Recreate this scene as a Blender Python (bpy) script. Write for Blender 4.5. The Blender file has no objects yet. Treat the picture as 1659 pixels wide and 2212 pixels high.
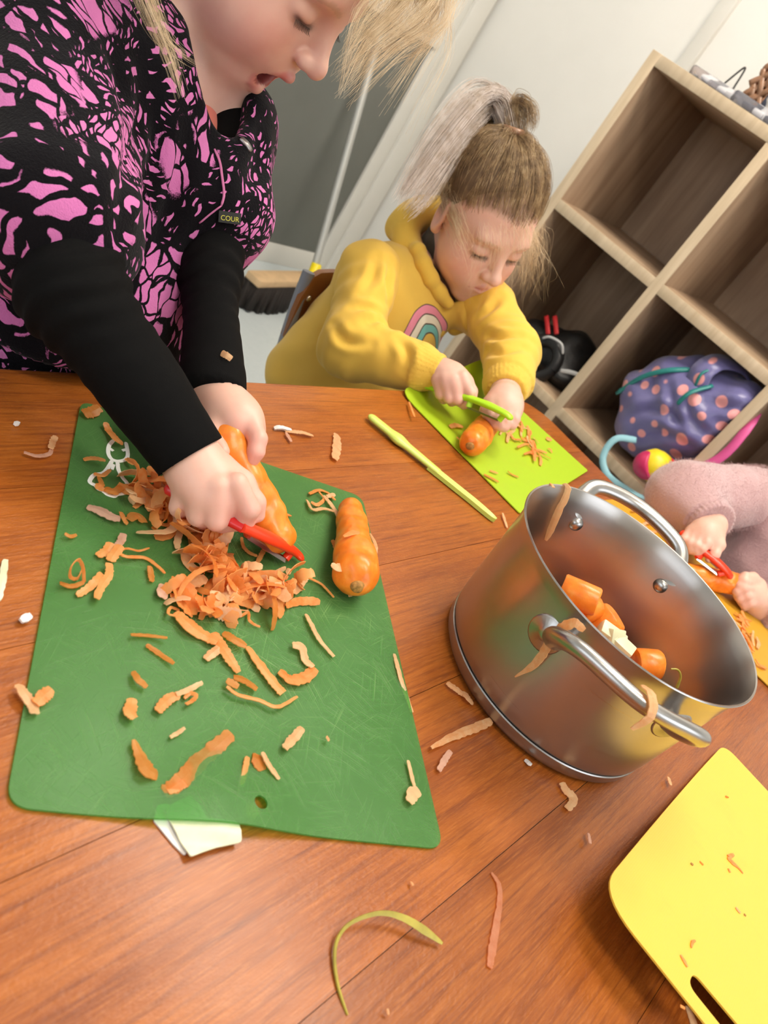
import bpy, bmesh, math, random
import numpy as np
from mathutils import Matrix, Vector
rnd = random.Random(7)
nrs = np.random.RandomState(7)
SC = bpy.context.scene
COL = SC.collection
# ------------------------------------------------------------------ camera
# Metres. Room axes: x along the cubby shelf (towards the right of the picture), y into the shelf wall, z up.
F_PX, CXP, CYP = 1661.0, 829.5, 1106.0
TZ = 0.56                                   # table top
CAM = np.array([0.0, 0.0, TZ + 0.411])
_d = np.array([-876.46 - CXP, 3407.48 - CYP, F_PX]); _d /= np.linalg.norm(_d)     # straight down, seen by the camera
_f = np.array([0, 0, 1.0]) - _d * _d[2]; _f /= np.linalg.norm(_f)
_r = np.cross(_d, _f); _ph = math.radians(62.963)
ROT = np.array([_r * math.sin(_ph) - _f * math.cos(_ph), _r * math.cos(_ph) + _f * math.sin(_ph), -_d])
cd = bpy.data.cameras.new('camera'); cam = bpy.data.objects.new('camera', cd); COL.objects.link(cam)
cd.sensor_fit = 'VERTICAL'; cd.sensor_height = 36.0; cd.sensor_width = 27.0
cd.lens = F_PX / 2212.0 * 36.0
cd.clip_start = 0.02
m = Matrix([[ROT[i][0], -ROT[i][1], -ROT[i][2], CAM[i]] for i in range(3)] + [[0, 0, 0, 1]])
cam.matrix_world = m
cd.dof.use_dof = True; cd.dof.focus_distance = 0.70; cd.dof.aperture_fstop = 9.0
SC.camera = cam
# ------------------------------------------------------------------ world, lights, exposure
SC.view_settings.view_transform = 'Standard'; SC.view_settings.look = 'None'
SC.view_settings.gamma = 1.0; SC.view_settings.use_curve_mapping = False
SC.view_settings.exposure = 0.12
W = bpy.data.worlds.new('sky'); SC.world = W; W.use_nodes = True
W.node_tree.nodes['Background'].inputs[0].default_value = (0.80, 0.90, 1.0, 1)
W.node_tree.nodes['Background'].inputs[1].default_value = 0.25
def area(name, loc, target, sx, sy, power, col):
    l = bpy.data.lights.new(name, 'AREA'); l.shape = 'RECTANGLE'; l.size = sx; l.size_y = sy
    l.energy = power; l.color = col
    o = bpy.data.objects.new(name, l); COL.objects.link(o); o.location = loc
    dv = Vector(target) - Vector(loc); o.rotation_euler = dv.to_track_quat('-Z', 'Y').to_euler()
    return o
area('ceiling_lamp_light', (-0.45, 1.30, 2.43), (-0.45, 1.30, 0), 1.2, 0.5, 22, (1.0, 0.91, 0.80))
area('ceiling_lamp_light', (0.55, 0.15, 2.43), (0.55, 0.15, 0), 1.2, 0.5, 10, (1.0, 0.91, 0.80))
area('window_daylight', (-0.3, -2.25, 1.55), (-0.5, 1.0, 0.7), 2.4, 1.3, 20, (0.86, 0.93, 1.0))
area('window_daylight', (2.45, 0.6, 1.6), (-0.6, 0.9, 0.7), 1.8, 1.2, 19, (0.88, 0.94, 1.0))

# ------------------------------------------------------------------ placing helpers (points measured in the photograph, turned into room positions)
def _ray(px, py): return ROT @ np.array([px - CXP, py - CYP, F_PX])
def onz(px, py, z=TZ): v = _ray(px, py); return CAM + v * ((z - CAM[2]) / v[2])
def ony(px, py, y): v = _ray(px, py); return CAM + v * (y / v[1])
def onx(px, py, x): v = _ray(px, py); return CAM + v * (x / v[0])
def at(px, py, dep): return CAM + _ray(px, py) / F_PX * dep
def proj(P):
    c = ROT.T @ (np.asarray(P, float) - CAM); return c[0] / c[2] * F_PX + CXP, c[1] / c[2] * F_PX + CYP, c[2]
V3 = lambda *a: np.array(a, float)
def unit(v): v = np.asarray(v, float); return v / max(np.linalg.norm(v), 1e-9)

# ------------------------------------------------------------------ object helpers
BASE = {}
def props(o, label=None, cat=None, group=None, kind=None):
    if label: o['label'] = label
    if cat: o['category'] = cat
    if group: o['group'] = group
    if kind: o['kind'] = kind
    return o
def thing(name, label, cat, loc=(0, 0, 0), group=None):
    o = bpy.data.objects.new(name, None); COL.objects.link(o); o.location = loc; o.empty_display_size = 0.02
    BASE[o.name] = np.array(loc, float)
    return props(o, label, cat, group)
def base_of(o): return BASE.get(o.name, np.zeros(3)) if o else np.zeros(3)
def mk(name, verts, faces, mat, parent=None, loc=None, smooth=True, col=None, auto=None):
    """one mesh object; verts in room coordinates, origin at the parent's base (or at loc, or under its own middle)"""
    v = np.asarray(verts, float)
    if parent is not None: b = base_of(parent)
    elif loc is not None: b = np.array(loc, float)
    else: b = np.array([(v[:, 0].min() + v[:, 0].max()) / 2, (v[:, 1].min() + v[:, 1].max()) / 2, v[:, 2].min()])
    me = bpy.data.meshes.new(name)
    vv = (v - b).astype(np.float32)
    if isinstance(faces, np.ndarray) and faces.shape[1] == 4:
        n = len(faces)
        me.vertices.add(len(vv)); me.vertices.foreach_set('co', vv.ravel())
        me.loops.add(n * 4); me.loops.foreach_set('vertex_index', faces.astype(np.int32).ravel())
        me.polygons.add(n); me.polygons.foreach_set('loop_start', np.arange(0, n * 4, 4, dtype=np.int32))
        me.update(calc_edges=True)
    else:
        me.from_pydata([tuple(map(float, p)) for p in vv], [], [list(map(int, f)) for f in faces]); me.update()
    if smooth: me.polygons.foreach_set('use_smooth', np.ones(len(me.polygons), dtype=bool))
    if col is not None:
        a = me.color_attributes.new('tint', 'FLOAT_COLOR', 'POINT')
        c = np.ones((len(vv), 4), np.float32); c[:, :3] = col; a.data.foreach_set('color', c.ravel())
    if auto is not None: 
        me.set_sharp_from_angle(angle=math.radians(auto))
    if mat: me.materials.append(mat)
    o = bpy.data.objects.new(name, me); COL.objects.link(o)
    if parent is not None: o.parent = parent; BASE[o.name] = b
    else: o.location = b; BASE[o.name] = b
    return o
def bm_obj(name, bm, mat, parent=None, loc=None, smooth=False, auto=None):
    v = [tuple(x.co) for x in bm.verts]; bm.verts.index_update()
    f = [[x.index for x in p.verts] for p in bm.faces]; bm.free()
    return mk(name, v, f, mat, parent, loc, smooth, auto=auto)
def box_bm(x0, x1, y0, y1, z0, z1, bev=0.0, seg=2, bm=None, M=None):
    b = bmesh.new(); bmesh.ops.create_cube(b, size=1)
    for v in b.verts: v.co = Vector(((x0 + x1) / 2 + v.co.x * (x1 - x0), (y0 + y1) / 2 + v.co.y * (y1 - y0), (z0 + z1) / 2 + v.co.z * (z1 - z0)))
    if bev: bmesh.ops.bevel(b, geom=b.edges[:], offset=bev, segments=seg, affect='EDGES', profile=0.5)
    if M is not None: b.transform(M)
    return b
def box(name, x0, x1, y0, y1, z0, z1, mat, parent=None, bev=0.003, M=None):
    return bm_obj(name, box_bm(x0, x1, y0, y1, z0, z1, bev, M=M), mat, parent, smooth=True, auto=35)
def catmull(P, n):
    P = np.asarray(P, float); 
    if len(P) == 2: t = np.linspace(0, 1, n)[:, None]; return P[0] * (1 - t) + P[1] * t
    Q = np.vstack([2 * P[0] - P[1], P, 2 * P[-1] - P[-2]]); out = []
    for u in np.linspace(0, len(P) - 1 - 1e-6, n):
        i = int(u); t = u - i; a, b, c, d = Q[i:i + 4]
        out.append(0.5 * (2 * b + (c - a) * t + (2 * a - 5 * b + 4 * c - d) * t * t + (3 * b - a - 3 * c + d) * t ** 3))
    return np.array(out)
def frames(P, up=None):
    """tangent, side, normal along a polyline (parallel transport)"""
    T = np.gradient(P, axis=0); T /= np.linalg.norm(T, axis=1)[:, None] + 1e-12
    n = np.array(up if up is not None else (0, 0, 1.0), float); N = []
    for t in T:
        n = n - t * (n @ t)
        if np.linalg.norm(n) < 1e-4: n = np.cross(t, V3(1, 0.3, 0.2))
        n = n / np.linalg.norm(n); N.append(n)
    N = np.array(N); return T, np.cross(N, T), N
def tube_geo(P, rad, seg=12, sq=1.0, up=None, cap=True):
    P = np.asarray(P, float); rad = np.broadcast_to(np.asarray(rad, float), (len(P),)); T, S, N = frames(P, up)
    a = np.linspace(0, 2 * math.pi, seg, endpoint=False)
    V = np.concatenate([P[i] + rad[i] * (np.cos(a)[:, None] * S[i] + sq * np.sin(a)[:, None] * N[i]) for i in range(len(P))])
    Fc = [[i * seg + j, i * seg + (j + 1) % seg, (i + 1) * seg + (j + 1) % seg, (i + 1) * seg + j] for i in range(len(P) - 1) for j in range(seg)]
    if cap: Fc += [list(range(seg))[::-1], [(len(P) - 1) * seg + j for j in range(seg)]]
    return V, Fc
def tube(name, P, rad, mat, parent=None, seg=12, n=24, sq=1.0, up=None):
    Q = catmull(P, n); r = np.broadcast_to(np.asarray(rad, float), (len(P),)) if np.ndim(rad) else rad
    if np.ndim(rad): r = np.interp(np.linspace(0, len(P) - 1, n), np.arange(len(P)), rad)
    V, Fc = tube_geo(Q, r, seg, sq, up); return mk(name, V, Fc, mat, parent, auto=50)
def lathe_geo(prof, c, seg=64, axis=None):
    a = np.linspace(0, 2 * math.pi, seg, endpoint=False); V = []; idx = []
    for r, z in prof:
        if r < 1e-6: idx.append([len(V)]); V.append((c[0], c[1], c[2] + z))
        else:
            idx.append(list(range(len(V), len(V) + seg))); V += [(c[0] + r * math.cos(t), c[1] + r * math.sin(t), c[2] + z) for t in a]
    Fc = []
    for A, B in zip(idx[:-1], idx[1:]):
        for j in range(seg):
            k = (j + 1) % seg
            if len(A) == 1: Fc.append([A[0], B[j], B[k]][::-1] if False else [A[0], B[k], B[j]])
            elif len(B) == 1: Fc.append([A[j], A[k], B[0]])
            else: Fc.append([A[j], A[k], B[k], B[j]])
    V = np.array(V, float)
    if axis is not None:                       # turn the z axis onto the given one about c
        z = unit(axis); x = unit(np.cross(z, V3(0.31, 0.2, 0.93) if abs(z[2]) < .9 else V3(1, 0, 0))); y = np.cross(z, x)
        L = V - np.array(c); V = np.array(c) + L[:, :1] * x + L[:, 1:2] * y + L[:, 2:] * z
    return V, Fc
def slab_geo(outline, thick, top=None, holes=None, grid=None):
    pass
def ribbon_geo(P, w, thick=0.0007, up=None, rough=0.12, n=None, rg=rnd):
    n = n or max(10, 7 * (len(P) - 1) + 3)
    Q = catmull(P, n); T, S, N = frames(Q, up); w = np.interp(np.linspace(0, 1, n), np.linspace(0, 1, len(w)), w) if np.ndim(w) else np.full(n, w)
    V = []
    for i in range(n):
        e = 1.0
        wl = w[i] / 2 * (1 + rg.uniform(-rough, rough)); wr = w[i] / 2 * (1 + rg.uniform(-rough, rough))
        if i in (0, n - 1): wl *= rg.uniform(.55, 1.0); wr *= rg.uniform(.5, 1.0)
        for s, z in ((-wl, 0), (0, w[i] * 0.06), (wr, 0)):
            V.append(Q[i] + S[i] * s + N[i] * z)
        for s, z in ((-wl, 0), (0, w[i] * 0.06), (wr, 0)):
            V.append(Q[i] + S[i] * s + N[i] * (z - thick))
    Fc = []
    for i in range(n - 1):
        a, b = i * 6, i * 6 + 6
        Fc += [[a, a + 1, b + 1, b], [a + 1, a + 2, b + 2, b + 1], [a + 3, b + 3, b + 4, a + 4], [a + 4, b + 4, b + 5, a + 5],
               [a, b, b + 3, a + 3], [a + 2, a + 5, b + 5, b + 2]]
    e = (n - 1) * 6
    Fc += [[0, 3, 4, 1], [1, 4, 5, 2], [e, e + 1, e + 4, e + 3], [e + 1, e + 2, e + 5, e + 4]]
    return np.array(V), Fc

# ------------------------------------------------------------------ materials
class NT:
    def __init__(s, name):
        s.m = bpy.data.materials.new(name); s.m.use_nodes = True; s.t = s.m.node_tree; s.b = s.t.nodes['Principled BSDF']; s.out = s.t.nodes['Material Output']
    def n(s, typ, **kw):
        nd = s.t.nodes.new(typ)
        for k, v in kw.items():
            if k.startswith('_'): 
                i = k[1:]; i = int(i) if i.isdigit() else i.replace('_', ' ')
                if isinstance(v, bpy.types.NodeSocket): s.t.links.new(v, nd.inputs[i])
                else: nd.inputs[i].default_value = v
            else: setattr(nd, k, v)
        return nd
    def l(s, a, b): s.t.links.new(a, b)
    def set(s, **kw):
        for k, v in kw.items():
            i = k.replace('_', ' ')
            if isinstance(v, bpy.types.NodeSocket): s.t.links.new(v, s.b.inputs[i])
            else: s.b.inputs[i].default_value = v
        return s
    def coord(s, sc=(1, 1, 1), rot=(0, 0, 0), kind='Object'):
        tc = s.n('ShaderNodeTexCoord'); mp = s.n('ShaderNodeMapping'); s.l(tc.outputs[kind], mp.inputs[0])
        mp.inputs['Scale'].default_value = sc; mp.inputs['Rotation'].default_value = rot; return mp.outputs[0]
    def noise(s, vec, scale, detail=3, rough=0.55, dist=0.0):
        return s.n('ShaderNodeTexNoise', _Vector=vec, _Scale=scale, _Detail=detail, _Roughness=rough, _Distortion=dist).outputs['Fac']
    def ramp(s, fac, stops, interp='LINEAR'):
        r = s.n('ShaderNodeValToRGB'); s.l(fac, r.inputs[0]); e = r.color_ramp.elements; r.color_ramp.interpolation = interp
        while len(e) < len(stops): e.new(0.5)
        for el, (p, c) in zip(e, stops): el.position = p; el.color = (*c, 1) if len(c) == 3 else c
        return r.outputs[0]
    def mix(s, fac, a, b, mode='MIX'):
        x = s.n('ShaderNodeMix', data_type='RGBA', blend_type=mode)
        for sock, v in ((x.inputs['Factor'], fac), (x.inputs[6], a), (x.inputs[7], b)):
            if isinstance(v, bpy.types.NodeSocket): s.l(v, sock)
            else: sock.default_value = (*v, 1) if isinstance(v, tuple) and len(v) == 3 else v
        return x.outputs[2]
    def math(s, op, a, b=0.0, c=0.0):
        x = s.n('ShaderNodeMath', operation=op)
        for i, v in enumerate((a, b, c)):
            if isinstance(v, bpy.types.NodeSocket): s.l(v, x.inputs[i])
            else: x.inputs[i].default_value = v
        return x.outputs[0]
    def bump(s, h, strength=0.3, dist=0.002):
        b = s.n('ShaderNodeBump', _Height=h, _Strength=strength, _Distance=dist); s.l(b.outputs[0], s.b.inputs['Normal']); return b
def plain(name, c, rough=0.5, metal=0.0, spec=0.5, bump=None, var=0.0, **kw):
    t = NT(name)
    if var:
        nz = t.noise(t.coord(), kw.pop('vs', 30.0), 4)
        t.set(Base_Color=t.ramp(nz, [(0.3, tuple(x * (1 - var) for x in c)), (0.7, tuple(min(1, x * (1 + var)) for x in c))]))
    else: kw.pop('vs', 0); t.set(Base_Color=(*c, 1))
    t.set(Roughness=rough, Metallic=metal); t.b.inputs['Specular IOR Level'].default_value = spec
    if bump: t.bump(t.noise(t.coord(), bump[0], 4), bump[1], bump[2])
    for k, v in kw.items(): t.set(**{k: v})
    return t.m
M = {}
# --- walls, floor
M['wall_white'] = plain('wall_paint_white', (0.85, 0.84, 0.80), 0.6, bump=(120, 0.08, 0.002), var=0.03, vs=3)
M['wall_trim'] = plain('trim_paint_white', (0.80, 0.78, 0.72), 0.35, var=0.02, vs=5)
M['panel_grey'] = plain('pinboard_grey', (0.17, 0.175, 0.155), 0.5, var=0.08, vs=4, bump=(300, 0.1, 0.001))
t = NT('vinyl_floor'); c = t.coord()
t.set(Base_Color=t.mix(t.noise(c, 60, 5, 0.7), t.ramp(t.noise(c, 6, 3), [(0.3, (0.50, 0.57, 0.59)), (0.7, (0.60, 0.66, 0.67))]), (0.66, 0.71, 0.72)), Roughness=0.32); M['floor'] = t.m
M['ceiling'] = plain('ceiling_paint', (0.82, 0.80, 0.76), 0.7)
# --- pale laminate shelf
t = NT('oak_laminate'); c = t.coord((9, 9, 0.7)); g = t.noise(c, 3.0, 5, 0.6, 0.4); g2 = t.noise(t.coord((60, 60, 1.5)), 3, 3)
t.set(Base_Color=t.mix(t.math('MULTIPLY', g2, 0.4), t.ramp(g, [(0.3, (0.27, 0.17, 0.105)), (0.5, (0.40, 0.275, 0.18)), (0.72, (0.50, 0.36, 0.24))]), (0.30, 0.2, 0.13)), Roughness=0.45); M['oak'] = t.m
t = NT('oak_edge_band'); c = t.coord((25, 25, 2)); g = t.noise(c, 3.0, 4)
t.set(Base_Color=t.ramp(g, [(0.3, (0.52, 0.40, 0.26)), (0.7, (0.66, 0.53, 0.37))]), Roughness=0.4); M['oak_edge'] = t.m
# --- table planks: stained wood, grain along y
t = NT('stained_pine_plank')
oi = t.n('ShaderNodeObjectInfo'); tc = t.n('ShaderNodeTexCoord')
off = t.n('ShaderNodeVectorMath', operation='SCALE'); cmb = t.n('ShaderNodeCombineXYZ', _0=oi.outputs['Random'], _1=oi.outputs['Random'], _2=oi.outputs['Random'])
t.l(cmb.outputs[0], off.inputs[0]); off.inputs['Scale'].default_value = 37.0
ad = t.n('ShaderNodeVectorMath', operation='ADD'); t.l(tc.outputs['Object'], ad.inputs[0]); t.l(off.outputs[0], ad.inputs[1])
def mp(sc): x = t.n('ShaderNodeMapping'); t.l(ad.outputs[0], x.inputs[0]); x.inputs['Scale'].default_value = sc; return x.outputs[0]
big = t.noise(mp((14, 1.3, 14)), 1.6, 4, 0.55, 0.6); fine = t.noise(mp((160, 5, 160)), 2.0, 4, 0.65, 0.2); vf = t.noise(mp((420, 26, 420)), 2.0, 3, 0.6)
base = t.ramp(big, [(0.25, (0.23, 0.053, 0.006)), (0.45, (0.335, 0.088, 0.010)), (0.6, (0.40, 0.115, 0.014)), (0.8, (0.30, 0.075, 0.009))])
c1 = t.mix(t.ramp(fine, [(0.45, (0, 0, 0)), (0.72, (0.85, 0.85, 0.85))]), base, (0.165, 0.036, 0.006))
c2 = t.mix(t.ramp(vf, [(0.5, (0, 0, 0)), (0.75, (0.45, 0.45, 0.45))]), c1, (0.56, 0.19, 0.04))
tone = t.n('ShaderNodeHueSaturation', _Color=c2, _Saturation=1.0); t.l(t.math('MULTIPLY_ADD', oi.outputs['Random'], 0.20, 0.92), tone.inputs['Value'])
t.set(Base_Color=tone.outputs[0], Roughness=t.math('MULTIPLY_ADD', t.noise(mp((30, 8, 30)), 3, 3), 0.22, 0.27), Coat_Weight=0.22, Coat_Roughness=0.20)
t.b.inputs['Specular IOR Level'].default_value = 0.34
t.bump(t.math('ADD', t.noise(mp((260, 120, 260)), 2, 3, 0.6), t.math('MULTIPLY', fine, 0.6)), 0.30, 0.0014); M['plank'] = t.m
M['table_wood_dark'] = plain('stained_pine_legs', (0.30, 0.075, 0.016), 0.35, var=0.2, vs=12)
# --- carrots
t = NT('peeled_carrot'); c = t.coord(); n1 = t.noise(t.coord((40, 40, 40)), 2.0, 4)
t.set(Base_Color=t.ramp(n1, [(0.3, (0.82, 0.19, 0.014)), (0.55, (0.95, 0.265, 0.022)), (0.75, (1.0, 0.37, 0.06))]), Roughness=0.30, Subsurface_Weight=0.25, Subsurface_Radius=(0.008, 0.003, 0.001), Subsurface_Scale=1.0)
t.bump(t.noise(t.coord(), 220, 4), 0.25, 0.001); M['carrot'] = t.m
M['carrot_core'] = plain('carrot_crown_brown', (0.42, 0.20, 0.045), 0.7, var=0.4, vs=300, bump=(300, .6, .001))
def peel_mat(name, a, b, trans):
    t = NT(name); oi = t.n('ShaderNodeObjectInfo'); nz = t.noise(t.coord(), 160, 4, 0.6)
    col = t.mix(oi.outputs['Random'], a, b); col = t.mix(t.ramp(nz, [(0.35, (0, 0, 0)), (0.75, (0.7, 0.7, 0.7))]), col, tuple(min(1, x * 1.15 + 0.08) for x in b))
    t.set(Base_Color=col, Roughness=0.36)
    tr = t.n('ShaderNodeBsdfTranslucent'); t.l(col, tr.inputs[0]); tp = t.n('ShaderNodeBsdfTransparent', _Color=(1, .70, .40, 1))
    m1 = t.n('ShaderNodeMixShader', _Fac=0.42); t.l(t.b.outputs[0], m1.inputs[1]); t.l(tr.outputs[0], m1.inputs[2])
    m2 = t.n('ShaderNodeMixShader', _Fac=trans); t.l(m1.outputs[0], m2.inputs[1]); t.l(tp.outputs[0], m2.inputs[2])
    t.l(m2.outputs[0], t.out.inputs[0]); t.bump(nz, 0.4, 0.0008); return t.m
M['peel'] = peel_mat('carrot_peel_orange', (0.95, 0.36, 0.075), (0.98, 0.50, 0.16), 0.16)
M['peel_pale'] = peel_mat('carrot_peel_pale', (0.92, 0.50, 0.21), (0.97, 0.66, 0.38), 0.15)
M['peel_wet'] = peel_mat('carrot_peel_wet', (0.85, 0.32, 0.05), (0.92, 0.44, 0.11), 0.42)
M['peel_smear'] = peel_mat('carrot_peel_dried_on', (0.82, 0.42, 0.24), (0.86, 0.50, 0.32), 0.52)
M['peel_pink'] = peel_mat('carrot_peel_skin_side', (0.74, 0.42, 0.27), (0.82, 0.54, 0.40), 0.10)
M['leek'] = plain('leek_white', (0.78, 0.75, 0.50), 0.35, var=0.12, vs=40, Subsurface_Weight=0.15)
M['leek_pale'] = plain('onion_scrap_white', (0.80, 0.76, 0.72), 0.4)
M['stem_green'] = plain('stem_yellow_green', (0.40, 0.33, 0.05), 0.4, var=0.25, vs=60)
# --- plastic mats
def scratches(t, dens):
    """fine knife scratches: long thin streaks of noise at several angles"""
    tot = None
    for i, (ang, s) in enumerate(((0.35, 1), (1.05, 0.8), (-0.5, 1.1), (1.7, 0.9), (2.35, 1.0), (0.75, 1.3), (-0.1, 0.9), (1.35, 1.2))):
        c = t.coord((900 * s, 14 * s, 1), (0, 0, ang)); mpn = c.node; mpn.vector_type = 'TEXTURE' if False else 'POINT'
        mpn.inputs['Location'].default_value = (i * 3.1, i * 1.7, 0)
        rot = t.coord((1, 1, 1), (0, 0, ang)); mp2 = t.n('ShaderNodeMapping'); t.l(rot, mp2.inputs[0]); mp2.inputs['Scale'].default_value = (1150 * s, 17 * s, 1); mp2.inputs['Location'].default_value = (i * 3.1, i * 1.7, 0)
        v = t.ramp(t.noise(mp2.outputs[0], 1.0, 1, 0.4), [(0.665, (0, 0, 0)), (0.72, (1, 1, 1))])
        v = t.mix(1.0, v, t.ramp(t.noise(t.coord((1, 1, 1)), 9 + 3 * i, 2), [(0.44, (0, 0, 0)), (0.62, (1, 1, 1))]), 'MULTIPLY')
        tot = v if tot is None else t.mix(1.0, tot, v, 'LIGHTEN')
    return tot
t = NT('green_translucent_mat'); sc = scratches(t, 1); c = t.coord()
# more wear round the middle of the cutting area (positions in the mat's own metres)
def spot(cx, cy, r0, r1):
    mpn = t.n('ShaderNodeMapping'); t.l(t.n('ShaderNodeTexCoord').outputs['Object'], mpn.inputs[0]); mpn.inputs['Location'].default_value = (-cx, -cy, 0)
    ln = t.n('ShaderNodeVectorMath', operation='LENGTH'); t.l(mpn.outputs[0], ln.inputs[0])
    return t.n('ShaderNodeMapRange', _0=ln.outputs['Value'], _1=r0, _2=r1, _3=1.0, _4=0.0).outputs[0]
wear = t.math('MINIMUM', 1.0, t.math('ADD', t.math('ADD', spot(0.035, 0.02, 0.03, 0.13), t.math('MULTIPLY', spot(0.0, 0.08, 0.01, 0.10), 0.6)), 0.30))
scw = t.math('MULTIPLY', sc, wear)
bc = t.mix(t.noise(c, 14, 4), (0.125, 0.300, 0.090), (0.175, 0.365, 0.130))
t.set(Base_Color=t.mix(t.math('MULTIPLY', scw, 0.75), bc, (0.50, 0.75, 0.30)), Roughness=t.math('ADD', t.math('MULTIPLY', t.noise(c, 30, 3), 0.15), 0.26))
t.bump(t.math('ADD', t.math('MULTIPLY', sc, -1.0), t.math('MULTIPLY', t.noise(c, 900, 2), 0.35)), 0.18, 0.0006)
tp = t.n('ShaderNodeBsdfTransparent', _Color=(0.42, 0.88, 0.30, 1)); ms = t.n('ShaderNodeMixShader', _Fac=0.58); t.l(t.b.outputs[0], ms.inputs[1]); t.l(tp.outputs[0], ms.inputs[2]); t.l(ms.outputs[0], t.out.inputs[0]); M['mat_green'] = t.m
def mat_plastic(name, c, stain):
    t = NT(name); cc = t.coord(); wv = t.n('ShaderNodeTexWave', _Vector=cc, _Scale=190.0, _Distortion=0.3)
    s = t.ramp(t.noise(cc, 22, 5, 0.7), [(0.55, (0, 0, 0)), (0.8, (0.5, 0.5, 0.5))])
    t.set(Base_Color=t.mix(s, c, stain), Roughness=0.42); t.bump(wv.outputs['Fac'], 0.10, 0.0005); return t.m
M['mat_lime'] = mat_plastic('lime_mat', (0.38, 0.56, 0.016), (0.41, 0.50, 0.025))
M['mat_yellow'] = mat_plastic('yellow_mat', (0.84, 0.53, 0.065), (0.81, 0.46, 0.06))
M['mat_gold'] = mat_plastic('golden_mat', (0.60, 0.32, 0.02), (0.62, 0.28, 0.02))
M['white_print'] = plain('white_ink', (0.85, 0.87, 0.82), 0.4)
M['red_plastic'] = plain('red_orange_plastic', (0.85, 0.045, 0.010), 0.28)
M['red_dark'] = plain('red_plastic_handle', (0.62, 0.02, 0.02), 0.25)
M['lime_plastic'] = plain('lime_plastic', (0.42, 0.74, 0.015), 0.3)
M['knife_green'] = plain('pale_lime_plastic', (0.60, 0.74, 0.14), 0.35, var=0.05, vs=40)
M['blade'] = plain('steel_blade', (0.42, 0.38, 0.35), 0.28, 1.0)
# --- brushed steel
def steel(name, c, rough, aniso):
    t = NT(name); tg = t.n('ShaderNodeTangent', direction_type='RADIAL', axis='Z')
    nz = t.noise(t.coord((6, 6, 900)), 1.0, 3); sm = t.noise(t.coord((5, 5, 5)), 3.0, 4)
    t.set(Base_Color=t.ramp(sm, [(0.3, tuple(x * 0.9 for x in c)), (0.7, c)]), Metallic=1.0, Roughness=t.math('MULTIPLY_ADD', nz, 0.10, rough), Anisotropic=aniso, Anisotropic_Rotation=0.25, Tangent=tg.outputs[0]); return t.m
M['steel'] = steel('brushed_steel', (0.47, 0.44, 0.415), 0.25, 0.65)
M['steel_polished'] = plain('polished_steel', (0.46, 0.445, 0.43), 0.29, 1.0)
M['steel_base'] = plain('satin_steel_base', (0.40, 0.38, 0.365), 0.33, 1.0)
M['tube_metal'] = plain('grey_powder_coat', (0.22, 0.23, 0.27), 0.35, 0.3)
M['ply'] = plain('varnished_plywood', (0.24, 0.085, 0.02), 0.35, var=0.25, vs=18)
M['screw'] = plain('zinc_screw', (0.7, 0.66, 0.55), 0.3, 1.0)
# --- skin, cloth, hair
t = NT('skin'); a = t.n('ShaderNodeVertexColor', layer_name='tint'); nz = t.noise(t.coord(), 60, 4)
t.set(Base_Color=t.mix(0.10, a.outputs[0], t.ramp(nz, [(0.35, (0.62, 0.22, 0.16)), (0.65, (0.85, 0.60, 0.48))])), Roughness=0.45, Subsurface_Weight=0.22, Subsurface_Radius=(0.012, 0.005, 0.003), Subsurface_Scale=0.7)
t.bump(t.noise(t.coord(), 900, 3), 0.06, 0.0006); M['skin'] = t.m
def cloth(name, c, dark, scale=900, rib=0.0, rough=0.9, sheen=0.3, bd=0.001, fold=8.0, bs=0.35):
    t = NT(name); cc = t.coord(); w = t.noise(cc, scale, 3, 0.7)
    t.set(Base_Color=t.mix(t.noise(cc, 25, 4), dark, c), Roughness=rough, Sheen_Weight=sheen, Sheen_Roughness=0.5)
    t.b.inputs['Specular IOR Level'].default_value = 0.2
    t.bump(w, bs, bd); return t
M['hoodie_yellow'] = cloth('yellow_sweatshirt', (0.80, 0.52, 0.085), (0.74, 0.46, 0.07), 700, sheen=0.15, bs=0.12, bd=.0006).m
M['hood_lining'] = cloth('yellow_rib', (0.78, 0.48, 0.055), (0.70, 0.42, 0.045), 700).m
M['black_knit'] = cloth('black_knit', (0.0045, 0.0042, 0.0042), (0.0028, 0.0028, 0.0028), 900, sheen=0.0)
M['black_knit'].b.inputs['Specular IOR Level'].default_value = 0.12; M['black_knit'] = M['black_knit'].m
M['coral'] = cloth('coral_cotton', (0.75, 0.21, 0.15), (0.68, 0.17, 0.12), 900).m
M['grey_knit'] = cloth('dark_grey_knit', (0.09, 0.075, 0.05), (0.05, 0.04, 0.03), 500).m
M['pink_fluff'] = cloth('pink_fluffy_knit', (0.58, 0.365, 0.37), (0.48, 0.295, 0.30), 260, sheen=0.8, bd=0.003, bs=0.5).m
M['navy_cotton'] = cloth('navy_trousers', (0.03, 0.035, 0.06), (0.02, 0.025, 0.045), 500).m
def hair_mat(name, stops, rough=0.38):
    t = NT(name)
    hi = t.n('ShaderNodeHairInfo'); nz = t.n('ShaderNodeMapRange', _0=t.noise(t.coord(), 75, 2), _1=.33, _2=.67).outputs[0]; c = t.ramp(t.math('ADD', t.math('MULTIPLY', hi.outputs['Random'], .5), t.math('MULTIPLY', nz, .5)), stops)
    t.set(Base_Color=c, Roughness=rough); t.b.inputs['Specular IOR Level'].default_value = 0.5
    return t.m
M['hair_blond'] = hair_mat('blond_hair', [(0, (0.52, 0.36, 0.18)), (0.5, (0.72, 0.55, 0.34)), (1, (0.85, 0.72, 0.52))])
M['hair_mixed'] = hair_mat('mixed_blond_hair', [(0, (0.13, 0.08, 0.04)), (0.4, (0.27, 0.17, 0.085)), (0.72, (0.46, 0.31, 0.15)), (1, (0.74, 0.58, 0.36))])
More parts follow.
